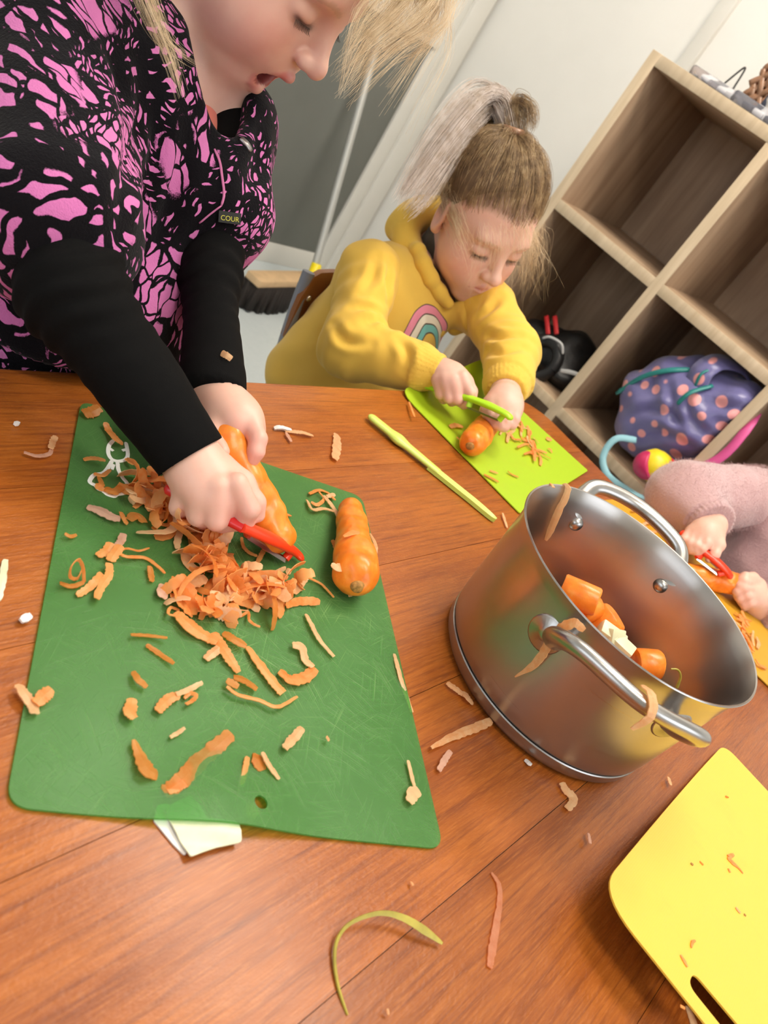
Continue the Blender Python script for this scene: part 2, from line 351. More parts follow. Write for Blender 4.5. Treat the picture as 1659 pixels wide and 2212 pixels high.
M['hair_tail'] = hair_mat('pale_ponytail_hair', [(0, (0.34, 0.24, 0.14)), (0.4, (0.56, 0.46, 0.38)), (0.75, (0.70, 0.62, 0.58)), (1, (0.80, 0.70, 0.58))])
M['lash'] = plain('eyelash_brown', (0.05, 0.03, 0.02), 0.5)
M['scalp'] = plain('hair_underlayer', (0.17, 0.105, 0.055), 0.6, bump=(300, .4, .002), var=.3, vs=40)
M['scalp_blond'] = plain('blond_underlayer', (0.55, 0.40, 0.22), 0.6, bump=(300, .4, .002), var=.2, vs=40)
# pink and black leaf-printed fleece
t = NT('leaf_print_fleece'); tc = t.n('ShaderNodeTexCoord'); P0 = tc.outputs['Object']
dn = t.n('ShaderNodeTexNoise', _Vector=P0, _Scale=30.0, _Detail=2.0); dv = t.n('ShaderNodeVectorMath', operation='MULTIPLY_ADD'); t.l(dn.outputs['Color'], dv.inputs[0]); dv.inputs[1].default_value = (.022,) * 3; t.l(P0, dv.inputs[2]); PW = dv.outputs[0]
def leaves(sc, stretch, loc, thin, vary):
    q = t.n('ShaderNodeMapping'); t.l(PW, q.inputs[0]); q.inputs['Location'].default_value = loc
    va = t.n('ShaderNodeTexVoronoi', _Vector=q.outputs[0], _Scale=sc); sp = t.n('ShaderNodeSeparateColor'); t.l(va.outputs['Color'], sp.inputs[0])
    vr = t.n('ShaderNodeVectorRotate', rotation_type='AXIS_ANGLE'); t.l(q.outputs[0], vr.inputs['Vector']); vr.inputs['Axis'].default_value = (0.70, -0.66, 0.28); t.l(t.math('MULTIPLY', sp.outputs[0], 6.283), vr.inputs['Angle'])
    m_ = t.n('ShaderNodeMapping'); t.l(vr.outputs[0], m_.inputs[0]); m_.inputs['Scale'].default_value = stretch
    lf = t.n('ShaderNodeTexVoronoi', feature='DISTANCE_TO_EDGE', _Vector=m_.outputs[0], _Scale=1.0)
    th = t.math('MAXIMUM', t.math('MULTIPLY_ADD', t.noise(q.outputs[0], 11, 3), vary, thin), 0.035)
    ed = t.n('ShaderNodeTexVoronoi', feature='DISTANCE_TO_EDGE', _Vector=q.outputs[0], _Scale=sc)
    return t.math('MULTIPLY', t.n('ShaderNodeMapRange', _0=t.math('SUBTRACT', lf.outputs['Distance'], th), _1=-0.02, _2=0.05).outputs[0], t.n('ShaderNodeMapRange', _0=ed.outputs['Distance'], _1=0.015, _2=0.05).outputs[0])
A_ = leaves(13.0, (100, 34, 34), (0, 0, 0), -0.47, 1.15)
B_ = leaves(24.0, (230, 62, 62), (.31, .12, .07), -0.16, 0.68)
sel = t.n('ShaderNodeMapRange', _0=t.noise(P0, 8.5, 1), _1=0.47, _2=0.52).outputs[0]
fz = t.noise(P0, 700, 2, 0.8)
pk = t.math('ADD', t.math('MULTIPLY', A_, sel), t.math('MULTIPLY', B_, t.math('SUBTRACT', 1.0, sel)))
pk = t.n('ShaderNodeMapRange', _0=t.math('ADD', pk, t.math('MULTIPLY_ADD', fz, 0.7, -0.35)), _1=0.34, _2=0.66).outputs[0]
pinkc = t.mix(t.noise(P0, 16, 2), (0.58, 0.150, 0.42), (0.68, 0.215, 0.45))
t.set(Base_Color=t.mix(pk, (0.005, 0.0042, 0.0055), pinkc), Roughness=0.95, Sheen_Weight=0.07, Sheen_Roughness=0.5); t.b.inputs['Specular IOR Level'].default_value = 0.08
t.bump(t.noise(P0, 420, 3, 0.75), 0.6, 0.002); M['fleece'] = t.m
# satin with polka dots
t = NT('polka_dot_satin'); P0 = t.coord((1, .12, 1)); vo = t.n('ShaderNodeTexVoronoi', _Vector=P0, _Scale=24.0, _Randomness=0.5)
dot = t.n('ShaderNodeMapRange', _0=vo.outputs['Distance'], _1=0.33, _2=0.37, _3=1.0, _4=0.0).outputs[0]
t.set(Base_Color=t.mix(dot, (0.15, 0.14, 0.33), (0.85, 0.36, 0.36)), Roughness=0.30, Sheen_Weight=0.2); t.bump(t.noise(t.coord(), 18, 3), 0.35, 0.01); M['polka'] = t.m
M['teal_trim'] = plain('teal_binding', (0.02, 0.22, 0.21), 0.4)
M['blue_strap'] = plain('pale_blue_webbing', (0.32, 0.62, 0.72), 0.6, bump=(400, .3, .001))
M['pink_strap'] = plain('pink_webbing', (0.72, 0.10, 0.32), 0.5, bump=(400, .3, .001))
M['black_bag'] = plain('black_nylon', (0.008, 0.008, 0.009), 0.45, bump=(40, .4, .006))
M['red_strap'] = plain('red_webbing', (0.55, 0.015, 0.02), 0.5)
M['reflective'] = plain('grey_reflective_tape', (0.55, 0.55, 0.55), 0.35)
M['ball_yellow'] = plain('yellow_rubber', (0.90, 0.70, 0.02), 0.35)
M['ball_pink'] = plain('magenta_rubber', (0.62, 0.03, 0.13), 0.35)
M['broom_wood'] = plain('pale_broom_wood', (0.66, 0.45, 0.25), 0.5, var=.1)
M['bristle'] = plain('dark_bristle', (0.022, 0.015, 0.012), 0.8, bump=(200, .8, .004))
M['broom_yellow'] = plain('yellow_socket_plastic', (0.95, 0.75, 0.01), 0.35)
M['broom_pole'] = plain('grey_metal_pole', (0.46, 0.46, 0.43), 0.35, 0.2)
M['clear_plastic'] = plain('clear_plastic', (0.85, 0.86, 0.92), 0.08, Transmission_Weight=0.9, IOR=1.25)
M['tray_dark'] = plain('dark_blue_contents', (0.03, 0.035, 0.06), 0.4)
M['tray_white'] = plain('white_contents', (0.75, 0.74, 0.72), 0.4)
M['weave'] = plain('brown_woven_strip', (0.30, 0.155, 0.085), 0.3, var=.3, vs=60)
M['black_wire'] = plain('black_wire', (0.01, 0.01, 0.01), 0.4)
M['lamp_white'] = plain('lamp_housing', (0.8, 0.8, 0.78), 0.4)
t = NT('lamp_diffuser'); t.set(Base_Color=(1, .95, .85, 1), Emission_Color=(1, .90, .76, 1), Emission_Strength=6.0); M['diffuser'] = t.m
M['glass'] = plain('window_glass', (0.9, 0.95, 0.97), 0.02, Transmission_Weight=1.0, IOR=1.45)

# ------------------------------------------------------------------ smooth solids: signed distance shapes turned into one continuous mesh
class Solid:
    def __init__(s): s.p = []
    def cap(s, a, b, ra, rb=None, k=0.01, op=1):
        a = np.asarray(a, float); b = np.asarray(b, float); rb = ra if rb is None else rb
        s.p.append(('c', a, b, ra, rb, k, op, (a + b) / 2, np.linalg.norm(a - b) / 2 + max(ra, rb))); return s
    def chain(s, P, r, k=0.01, op=1):
        r = np.broadcast_to(np.asarray(r, float), (len(P),))
        for i in range(len(P) - 1): s.cap(P[i], P[i + 1], r[i], r[i + 1], k, op)
        return s
    def ell(s, c, r, A=None, k=0.01, op=1):
        c = np.asarray(c, float); r = np.broadcast_to(np.asarray(r, float), (3,)).copy()
        s.p.append(('e', c, r, np.eye(3) if A is None else np.asarray(A), 0, k, op, c, r.max())); return s
    def cut(s, p, n, k=0.004):
        """keep only the side the normal points away from"""
        s.p.append(('h', np.asarray(p, float), unit(n), 0, 0, k, -1, np.asarray(p, float), 1e3)); return s
    def eval(s, P, sel=None):
        D = np.full(len(P), 1e3)
        for i in (range(len(s.p)) if sel is None else sel):
            q = s.p[i]; k = q[5]
            if q[0] == 'c':
                a, b = q[1], q[2]; ba = b - a; pa = P - a; L = ba @ ba
                h = np.clip((pa @ ba) / max(L, 1e-12), 0, 1); d = np.linalg.norm(pa - h[:, None] * ba, axis=1) - (q[3] + (q[4] - q[3]) * h)
            elif q[0] == 'e':
                l = (P - q[1]) @ q[3]; k0 = np.linalg.norm(l / q[2], axis=1); k1 = np.linalg.norm(l / (q[2] ** 2), axis=1); d = k0 * (k0 - 1) / np.maximum(k1, 1e-9)
            else: d = -((P - q[1]) @ q[2])
            if q[6] > 0:
                h = np.maximum(k - np.abs(D - d), 0) / k; D = np.minimum(D, d) - h * h * k / 4
            else:
                d = -d; h = np.maximum(k - np.abs(D - d), 0) / k; D = np.maximum(D, d) + h * h * k / 4
        return D
    def mesh(s, res, project=1):
        un = [q for q in s.p if q[6] > 0]
        lo = np.min([q[7] - q[8] for q in un], axis=0) - 3 * res; hi = np.max([q[7] + q[8] for q in un], axis=0) + 3 * res
        B = 10; nb = np.ceil((hi - lo) / res / B).astype(int); n = nb * B + 1
        D = np.empty(n, np.float32)
        g = np.stack(np.meshgrid(*[np.arange(b) for b in nb], indexing='ij'), -1).reshape(-1, 3)
        cen = lo + (g * B + B / 2) * res; dc = s.eval(cen); R = B * res * 0.8660254
        o = np.stack(np.meshgrid(*[np.arange(B + 1)] * 3, indexing='ij'), -1).reshape(-1, 3)
        for gi, c, d in zip(g, cen, dc):
            i, j, k = gi * B; sl = (slice(i, i + B + 1), slice(j, j + B + 1), slice(k, k + B + 1))
            if abs(d) > R * 1.7 + 0.012: D[i:i + B, j:j + B, k:k + B] = d; continue
            sel = [x for x, q in enumerate(s.p) if q[0] == 'h' or np.linalg.norm(q[7] - c) < R * 1.05 + q[8] + q[5] + 0.004]
            if not any(s.p[x][6] > 0 for x in sel): D[i:i + B, j:j + B, k:k + B] = 1.0; continue
            D[sl] = s.eval(lo + (o + gi * B) * res, sel).reshape(B + 1, B + 1, B + 1)
        D[-1] = 1; D[:, -1] = 1; D[:, :, -1] = 1; D[0] = 1; D[:, 0] = 1; D[:, :, 0] = 1
        I = D < 0; cnt = np.zeros(n - 1, np.uint8)
        for a in (0, 1):
            for b in (0, 1):
                for c in (0, 1): cnt += I[a:n[0] - 1 + a, b:n[1] - 1 + b, c:n[2] - 1 + c]
        act = np.argwhere((cnt > 0) & (cnt < 8)); vid = np.full(n - 1, -1, np.int32); vid[tuple(act.T)] = np.arange(len(act))
        acc = np.zeros((len(act), 3)); num = np.zeros(len(act))
        cor = [(a, b, c) for a in (0, 1) for b in (0, 1) for c in (0, 1)]
        for c0 in cor:
            for ax in range(3):
                if c0[ax]: continue
                c1 = list(c0); c1[ax] = 1
                d0 = D[tuple((act + c0).T)]; d1 = D[tuple((act + c1).T)]; mk_ = (d0 < 0) != (d1 < 0)
                tt = d0[mk_] / (d0[mk_] - d1[mk_]); p = np.array(c0, float) + np.zeros((mk_.sum(), 3)); p[:, ax] += tt
                acc[mk_] += p; num[mk_] += 1
        Vx = lo + (act + acc / num[:, None]) * res
        F = []
        for ax in range(3):
            b, c = (ax + 1) % 3, (ax + 2) % 3
            s0 = [slice(None)] * 3; s1 = [slice(None)] * 3; s0[ax] = slice(0, -1); s1[ax] = slice(1, None)
            E = np.argwhere(I[tuple(s0)] != I[tuple(s1)])
            E = E[(E[:, b] > 0) & (E[:, c] > 0) & (E[:, b] < n[b] - 1) & (E[:, c] < n[c] - 1)]
            q = []
            for db, dc_ in ((-1, -1), (0, -1), (0, 0), (-1, 0)):
                x = E.copy(); x[:, b] += db; x[:, c] += dc_; q.append(vid[tuple(x.T)])
            q = np.stack(q, 1); fl = ~I[tuple(E.T)]; q[fl] = q[fl][:, ::-1]; F.append(q[(q >= 0).all(1)])
        F = np.concatenate(F)
        for _ in range(project):
            e = res * 0.25; d0 = s.eval(Vx); G = np.stack([s.eval(Vx + np.eye(3)[i] * e) - d0 for i in range(3)], 1) / e
            Vx = Vx - np.clip(d0 / np.maximum((G * G).sum(1), 0.05), -res, res)[:, None] * G
        s.N = None
        return Vx, F
    def normals(s, V, e=0.001):
        d0 = s.eval(V); G = np.stack([s.eval(V + np.eye(3)[i] * e) - d0 for i in range(3)], 1); return G / (np.linalg.norm(G, axis=1)[:, None] + 1e-9)
def keep_largest(V, F): return V, F
def wobble(V, seed, scale, amp):
    """smooth pseudo random field for cloth folds"""
    r = np.random.RandomState(seed); o = np.zeros(len(V))
    for _ in range(7):
        k = r.normal(size=3); k = k / np.linalg.norm(k) * scale * r.uniform(.6, 1.6); o += np.sin(V @ k + r.uniform(0, 6.28)) 
    return o / 7 * 2 * amp

# strands of hair
def strands(name, paths, mat, parent, r0=0.00009, r1=0.00003):
    b = base_of(parent); h = bpy.data.hair_curves.new(name)
    h.add_curves([len(p) for p in paths]); P = np.concatenate(paths) - b
    h.attributes['position'].data.foreach_set('vector', P.astype(np.float32).ravel())
    ra = h.attributes.get('radius') or h.attributes.new('radius', 'FLOAT', 'POINT')
    ra.data.foreach_set('value', np.concatenate([np.linspace(r0, r1, len(p)) for p in paths]).astype(np.float32))
    h.materials.append(mat); o = bpy.data.objects.new(name, h); COL.objects.link(o); o.parent = parent; return o

# ------------------------------------------------------------------ a child's head (local metres: x out of the face, y to the child's left, z up, origin between the ears)
class Head:
    def __init__(s, pos, A, scale=1.0): s.p = np.array(pos, float); s.A = np.array(A, float); s.s = scale
    def w(s, l): return s.p + s.A @ (np.asarray(l, float) * s.s)
    def ws(s, L): return s.p + (np.asarray(L, float) * s.s) @ s.A.T
    def l(s, P): return ((P - s.p) @ s.A) / s.s
    def build(s, S, mouth='closed', lids=0.85):
        k = s.s
        def E(c, r, kk=.01, op=1, rz=0.0):
            a = s.A
            if rz: a = s.A @ np.array([[math.cos(rz), -math.sin(rz), 0], [math.sin(rz), math.cos(rz), 0], [0, 0, 1]])
            S.ell(s.w(c), np.array(r) * k, a, kk * k, op)
        def K(a, b, ra, rb, kk=.008, op=1): S.cap(s.w(a), s.w(b), ra * k, rb * k, kk * k, op)
        E((-.012, 0, .035), (.087, .072, .078)); E((.020, 0, -.018), (.060, .058, .074), .03); E((.026, 0, -.058), (.046, .046, .040), .03)
        for y in (-1, 1):
            E((.042, y * .034, -.036), (.031, .027, .031), .025); E((.064, y * .024, .024), (.012, .022, .009), .02)
        op = mouth == 'open'
        if op: E((.050, 0, -.097), (.018, .020, .016), .025); E((.062, 0, -.050), (.022, .026, .018), .02); E((.054, 0, -.082), (.020, .024, .014), .02)
        else: E((.060, 0, -.091), (.016, .018, .013), .025); E((.064, 0, -.055), (.020, .026, .022), .022)
        for y in (-1, 1): E((.088, y * .031, .004), (.017, .017, .010), .016, -1)
        for y in (-1, 1): E((.0615, y * .031, .002), (.0150, .0165, .0125), .005)
        for y in (-1, 1): K((.0755, y * .020, -.0045), (.0725, y * .043, -.003), .0009, .0009, .002, -1)      # slit under the lowered lid
        K((.076, 0, .010), (.096, 0, -.019), .0065, .0085, .014); E((.0985, 0, -.0235), (.0098, .0095, .0090), .008)
        for y in (-1, 1): E((.090, y * .0105, -.0265), (.0085, .0065, .0068), .006)
        for y in (-1, 1): E((.0955, y * .0055, -.0335), (.0040, .0026, .0030), .002, -1)
        if op:
            E((.076, 0, -.0670), (.020, .0170, .0138), .004, -1)
            s.lip = [((.0895, 0, -.0500), (.081, .012, -.0535)), ((.0895, 0, -.0500), (.081, -.012, -.0535)), ((.081, .012, -.0535), (.071, .0195, -.0635)), ((.081, -.012, -.0535), (.071, -.0195, -.0635)),
                     ((.0775, 0, -.0840), (.074, .012, -.0800)), ((.0775, 0, -.0840), (.074, -.012, -.0800)), ((.074, .012, -.0800), (.070, .0200, -.0655)), ((.074, -.012, -.0800), (.070, -.0200, -.0655))]
            rad = (.0045, .0045, .0032, .0032, .0052, .0052, .003, .003)
        else:
            s.lip = [((.0865, 0, -.0505), (.0775, .0165, -.0555)), ((.0865, 0, -.0505), (.0775, -.0165, -.0555)), ((.0850, 0, -.0592), (.0775, .0145, -.0570)), ((.0850, 0, -.0592), (.0775, -.0145, -.0570))]
            rad = (.0042, .0042, .0050, .0050)
        for (a, b), r in zip(s.lip, rad): K(a, b, r, r * .62, .005)
        if not op:
            for y in (-1, 1): K((.0915, 0, -.0550), (.080, y * .019, -.0562), .0011, .0008, .0025, -1)
        for y in (-1, 1):
            E((-.006, y * .071, -.006), (.018, .0065, .029), .006, 1, y * .30); E((-.002, y * .0785, -.003), (.010, .005, .017), .005, -1, y * .30); E((-.002, y * .069, -.029), (.009, .006, .009), .006)
        return s
    def lashes(s, parent, n=16):
        P = []; r = np.random.RandomState(2)
        for y in (-1, 1):
            for u in np.linspace(.05, 1, n):
                a = np.array((.0760 - .0035 * u, y * (.019 + .026 * u), -.0048 + .0015 * u)); dr = np.array((.0060, y * (.0005 + .0045 * u), -.0042)) * r.uniform(.8, 1.1)
                P.append(s.ws(catmull(np.array([a, a + dr * .5 + (0, 0, -.0006), a + dr + (0, 0, .0008)]), 6)))
        return strands('eyelashes', P, M['lash'], parent, .00036, .0001)
    def tint(s, V, mouth='closed', skin=(.78, .50, .40)):
        L = s.l(V); c = np.tile(np.array(skin), (len(V), 1)); near = np.linalg.norm(L, axis=1) < 0.16
        def put(mask, col): c[:] = c * (1 - mask[:, None]) + np.array(col) * mask[:, None]
        for y in (-1, 1): put(np.exp(-((np.linalg.norm((L - (.058, y * .040, -.034)) * (0.8, 1, 1), axis=1)) / .024) ** 2) * .55, (.80, .30, .24))
        put(np.exp(-(np.linalg.norm(L - (.108, 0, -.026), axis=1) / .010) ** 2) * .35, (.80, .34, .27))
        for y in (-1, 1): put(np.exp(-(np.linalg.norm(L - (-.004, y * .080, -.006), axis=1) / .022) ** 2) * .5, (.78, .32, .25))
        for y in (-1, 1):
            put(((np.abs(L[:, 2] - (.0225 + .006 * np.exp(-((np.abs(L[:, 1]) - .030) / .014) ** 2) - .002)) < .0026) & (y * L[:, 1] > .012) & (y * L[:, 1] < .050) & (L[:, 0] > .045)) * .30, (.36, .22, .12))
            a = np.array((.0755, y * .019, -.0045)); b = np.array((.0720, y * .044, -.003)); h = np.clip(((L - a) @ (b - a)) / ((b - a) @ (b - a)), 0, 1)
            put(np.exp(-(np.linalg.norm(L - a - h[:, None] * (b - a), axis=1) / .0031) ** 2), (.03, .02, .015))
        d = np.full(len(V), 1.0)
        for a, b in s.lip:
            a = np.array(a); b = np.array(b); h = np.clip(((L - a) @ (b - a)) / ((b - a) @ (b - a)), 0, 1); d = np.minimum(d, np.linalg.norm(L - a - h[:, None] * (b - a), axis=1))
        put(np.clip((.0070 - d) / .0022, 0, 1) * near * .9, (.58, .16, .15))
        if mouth == 'open':
            k = np.linalg.norm((L - (.076, 0, -.0670)) / (.0205, .0174, .0141), axis=1); put((k < 1.06) * (L[:, 0] < .0795) * 1.0, (.28, .035, .035))
        return c

# a hand: palm solid plus five bent, tapering fingers; every finger is a list of points from knuckle to tip
def hand(S, palm, fingers, thumb, r=0.0072, pr=(.017, .013), k=.006):
    S.chain(palm, np.linspace(pr[0], pr[1], len(palm)), k=.012)
    for fpts in fingers:
        n = len(fpts); S.chain(fpts, [r * 1.12, r * 1.0, r * .92, r * .80][:n], k=.0028)
    n = len(thumb); S.chain(thumb, [r * 1.35, r * 1.12, r * .95, r * .8][:n], k=.005)

# folds pressed into cloth along measured lines
def crease(V, F, N, lines, amp=.004, sig=.006):
    T = bvh(V, F); o = np.zeros(len(V))
    for ln in lines:
        H_ = [hit(T, *p, 0)[0] for p in catmull(np.array(ln, float), 14)]; H_ = [h for h in H_ if h is not None]
        if len(H_) < 3: continue
        Q = np.array(H_); dm = np.full(len(V), 1.0); um = np.zeros(len(V))
        for k in range(len(Q) - 1):
            ab = Q[k + 1] - Q[k]; L2 = ab @ ab + 1e-12; t_ = np.clip(((V - Q[k]) @ ab) / L2, 0, 1); dd = np.linalg.norm(V - Q[k] - t_[:, None] * ab, axis=1); m_ = dd < dm; dm[m_] = dd[m_]; um[m_] = (k + t_[m_]) / (len(Q) - 1)
        o += (-np.exp(-(dm / sig) ** 2) + .75 * np.exp(-((dm - 2.1 * sig) / (1.1 * sig)) ** 2)) * amp * np.sin(np.clip(um, .08, .92) * math.pi)
    return V + N * o[:, None]
from mathutils.bvhtree import BVHTree
def bvh(V, F): return BVHTree.FromPolygons([tuple(p) for p in V], [tuple(int(i) for i in f) for f in F])
def hit(T, px, py, lift=.001):
    d = unit(_ray(px, py)); h = T.ray_cast(Vector(CAM), Vector(d)); return (np.array(h[0]) + np.array(h[1]) * lift, np.array(h[1])) if h[0] is not None else (None, None)
# ================================================================== the room
def st(o): o['kind'] = 'structure'; return o
XL, XR, YF, YB, ZC = -1.97, 2.6, -2.4, 2.30, 2.5
st(box('floor', XL - .1, XR + .1, YF - .1, YB + .1, -0.08, 0, M['floor'], bev=0))
st(box('ceiling', XL - .1, XR + .1, YF - .1, YB + .1, ZC, ZC + .08, M['ceiling'], bev=0))
st(box('wall_left', XL - .1, XL, YF - .1, YB + .1, 0, ZC, M['wall_white'], bev=0))
st(box('wall_back', XL, XR + .1, YB, YB + .1, 0, ZC, M['wall_white'], bev=0))
def windowed(name, n, along, a0, a1, w0, w1, z0, z1, q0, q1):
    """a wall with one window opening; along = 'x' or 'y'"""
    b = bmesh.new()
    for (s0, s1, h0, h1) in ((a0, w0, 0, ZC), (w1, a1, 0, ZC), (w0, w1, 0, z0), (w0, w1, z1, ZC)):
        t_ = box_bm(s0, s1, q0, q1, h0, h1) if along == 'x' else box_bm(q0, q1, s0, s1, h0, h1)
        me = bpy.data.meshes.new('t'); t_.to_mesh(me); t_.free(); b.from_mesh(me); bpy.data.meshes.remove(me)
    st(bm_obj(name, b, M['wall_white']))
    r = bpy.data.objects.new('window_%d' % n, None); COL.objects.link(r); r['kind'] = 'structure'; c = ((w0 + w1) / 2, (q0 + q1) / 2, z0) if along == 'x' else ((q0 + q1) / 2, (w0 + w1) / 2, z0)
    r.location = c; BASE[r.name] = np.array(c)
    def bx(nm, s0, s1, h0, h1, p0, p1, mt): return box(nm, s0, s1, p0, p1, h0, h1, mt, r) if along == 'x' else box(nm, p0, p1, s0, s1, h0, h1, mt, r)
    m_ = (q0 + q1) / 2
    for s0, s1, h0, h1 in ((w0, w1, z0, z0 + .05), (w0, w1, z1 - .05, z1), (w0, w0 + .05, z0 + .05, z1 - .05), (w1 - .05, w1, z0 + .05, z1 - .05), ((w0 + w1) / 2 - .025, (w0 + w1) / 2 + .025, z0 + .05, z1 - .05)):
        bx('window_frame', s0, s1, h0, h1, m_ - .03, m_ + .03, M['wall_trim'])
    for s0, s1 in ((w0 + .05, (w0 + w1) / 2 - .025), ((w0 + w1) / 2 + .025, w1 - .05)): bx('pane', s0, s1, z0 + .05, z1 - .05, m_ - .003, m_ + .003, M['glass'])
windowed('wall_front', 1, 'x', XL, XR + .1, -1.5, 0.9, 0.9, 2.2, YF - .1, YF)
windowed('wall_right', 2, 'y', YF, YB, -0.4, 1.5, 0.9, 2.15, XR, XR + .1)
# grey panel with white cap, skirting and door casing on the left wall
st(box('trim_1', XL, XL + .012, -2.0, 2.14, 0.075, 0.85, M['panel_grey']))
st(box('trim_2', XL, XL + .030, -2.0, 2.155, 0.85, 0.89, M['wall_trim']))
st(box('baseboard_left', XL, XL + .016, -2.0, 2.14, 0, 0.075, M['wall_trim']))
st(box('trim_3', XL, XL + .022, 2.14, 2.20, 0, 2.45, M['wall_trim']))
st(box('trim_4', XL, XL + .034, 2.20, 2.285, 0, 2.45, M['wall_trim'], bev=.008))
st(box('baseboard_back', XL + .04, XR, YB - .014, YB, 0, 0.07, M['wall_trim']))
q0 = ony(1467, 146, YB - .01); st(box('trim_5', q0[0] - .012, q0[0] + .030, YB - .02, YB, 1.0, 2.45, M['wall_trim']))
for (x, y) in ((-0.45, 1.30), (0.55, 0.15)):
    r = thing('ceiling_lamp', 'long white ceiling lamp with a glowing diffuser, %s' % ('over the far end of the table' if y > 1 else 'over the near end of the table'), 'lamp', (x, y, ZC))
    box('lamp_housing', x - .62, x + .62, y - .27, y + .27, ZC - .05, ZC - .001, M['lamp_white'], r); box('lamp_diffuser', x - .59, x + .59, y - .24, y + .24, ZC - .062, ZC - .045, M['diffuser'], r)

# ================================================================== cubby shelf
YS, DEP = 1.80, 0.38
cx0, cw, npan = -1.055, 0.352, 4
zs = [0.04, 0.400, 0.768, 1.126]
sh = thing('cubby_shelf', 'pale wood-grain cubby shelf with open square cells against the white wall', 'shelf', (cx0 + cw * 1.5, YS + DEP / 2, 0))
def board(name, x0, x1, y0, y1, z0, z1, vert):
    o = box(name, x0, x1, y0 + .004, y1, z0, z1, M['oak'], sh, bev=.0012)
    if not vert: o.data.materials[0] = M['oak_h']
    e = box('edge_band', x0, x1, y0, y0 + .004, z0, z1, M['oak_edge'], o, bev=.001); return o
t = NT('oak_laminate_flat'); c = t.coord((0.7, 9, 9)); g = t.noise(c, 3.0, 5, 0.6, 0.4)
t.set(Base_Color=t.ramp(g, [(0.3, (0.30, 0.19, 0.12)), (0.5, (0.44, 0.31, 0.20)), (0.72, (0.54, 0.40, 0.27))]), Roughness=0.45); M['oak_h'] = t.m
TH = 0.026
for i in range(npan): board('side_panel' if i in (0, npan - 1) else 'divider', cx0 + cw * i - TH / 2, cx0 + cw * i + TH / 2, YS, YS + DEP, 0.0, zs[-1] - TH / 2 if 0 < i < npan - 1 else zs[-1] + TH / 2, True)
for j, z in enumerate(zs):
    for i in range(npan - 1):
        if j == len(zs) - 1: 
            if i == 0: board('top_panel', cx0 + TH / 2, cx0 + cw * (npan - 1) - TH / 2, YS, YS + DEP, z - TH / 2, z + TH / 2, False)
        else: board('shelf_board', cx0 + cw * i + TH / 2, cx0 + cw * (i + 1) - TH / 2, YS, YS + DEP, z - TH / 2, z + TH / 2, False)
for i in range(npan - 1):
    for j in range(3): box('back_panel', cx0 + cw * i + TH / 2, cx0 + cw * (i + 1) - TH / 2, YS + DEP - .006, YS + DEP, zs[j] + TH / 2, zs[j + 1] - TH / 2, M['oak'], sh, bev=0)
# --- things on top of the shelf
ZT = zs[-1] + TH / 2
def tray(px, py, y, w, d, h, label, inner):
    p = ony(px, py, y); r = thing('tray', label, 'tray', (p[0], y, ZT))
    b = bmesh.new(); V = []
    bm_ = box_bm(p[0], p[0] + w, y, y + d, ZT, ZT + h, .006, 2)
    top = [f for f in bm_.faces if f.normal.z > .9]; bmesh.ops.inset_region(bm_, faces=top, thickness=.004)
    top = [f for f in bm_.faces if f.normal.z > .9 and f.calc_area() > w * d * .5]
    for f in top: bmesh.ops.translate(bm_, verts=f.verts[:], vec=(0, 0, -h + .004))
    b.free(); bm_obj('tray_body', bm_, M['clear_plastic'], r, smooth=True, auto=40)
    rr = random.Random(3)
    for k in range(3):
        x = p[0] + .02 + k * (w - .06) / 2.5; box('contents', x, x + w * .2, y + .02, y + d - .02, ZT + .004, ZT + h * .6, M[inner[k % len(inner)]], r, bev=.004)
tray(1478, 165, YS + .02, .125, .12, .022, 'low clear plastic tray on the top of the shelf near its left end', ['tray_white', 'clear_plastic'])
tray(1572, 215, YS + .02, .14, .14, .026, 'clear plastic tray with dark contents on the shelf top beside the woven basket', ['tray_dark', 'tray_white'])
p = ony(1570, 190, YS + .10); b0 = np.array([p[0], YS + .10, ZT])
r = tube('wire_stand', [b0 + (-.012, 0, .028), b0 + (.0, .012, .075), b0 + (.014, .0, .028)], .0022, M['black_wire'], None, 8, 20); props(r, 'bent black wire sticking up from the trays on the shelf top', 'wire')
# woven basket: strips crossing in two directions, each strip a part
p = ony(1612, 205, YS + .17); bx_, by_ = p[0] - .012, YS + .17
r = thing('woven_basket', 'shiny brown basket of crossed woven strips on the shelf top', 'basket', (bx_ + .11, by_ + .08, ZT))
box('basket_core', bx_ + .004, bx_ + .216, by_ + .004, by_ + .156, ZT, ZT + .236, M['table_wood_dark'], r, bev=.01)
stm = {}
for s in (1, -1):
    for k in range(-9, 12):
        pts = []
        for u in np.linspace(0, .25, 22):
            x = bx_ + .022 * k + (u * .75 if s > 0 else -u * .75) + (0 if s > 0 else .10); 
            if bx_ <= x <= bx_ + .22 and u < .24: pts.append((x, by_ - .001 - .0022 * (1 + s * math.sin((u) / .0147 * math.pi + k * math.pi)), ZT + .002 + u))
        if len(pts) > 3:
            V, Fc = ribbon_geo(np.array(pts), .0125, .0015, up=(0, -1, 0), rough=0, n=len(pts) * 2); mk('strip', V, Fc, M['weave'], r, smooth=True)
p = ony(1640, 245, YS + .06)
V, Fc = lathe_geo([(0, 0), (.014, 0), (.012, .01), (.008, .025), (.012, .035), (.018, .042), (.017, .050), (.006, .052), (0, .053)], (p[0] + .012, YS + .06, ZT), 20)
props(mk('ornament', V, Fc, M['tray_white'], loc=(p[0] + .012, YS + .06, ZT)), 'small cream ornament at the right on the shelf top', 'ornament')
p = ony(1655, 215, YS + .12)
props(box('dark_box', p[0] - .005, p[0] + .08, YS + .12, YS + .16, ZT, ZT + .075, M['tray_dark']), 'dark box behind the cream ornament on the shelf top', 'box')

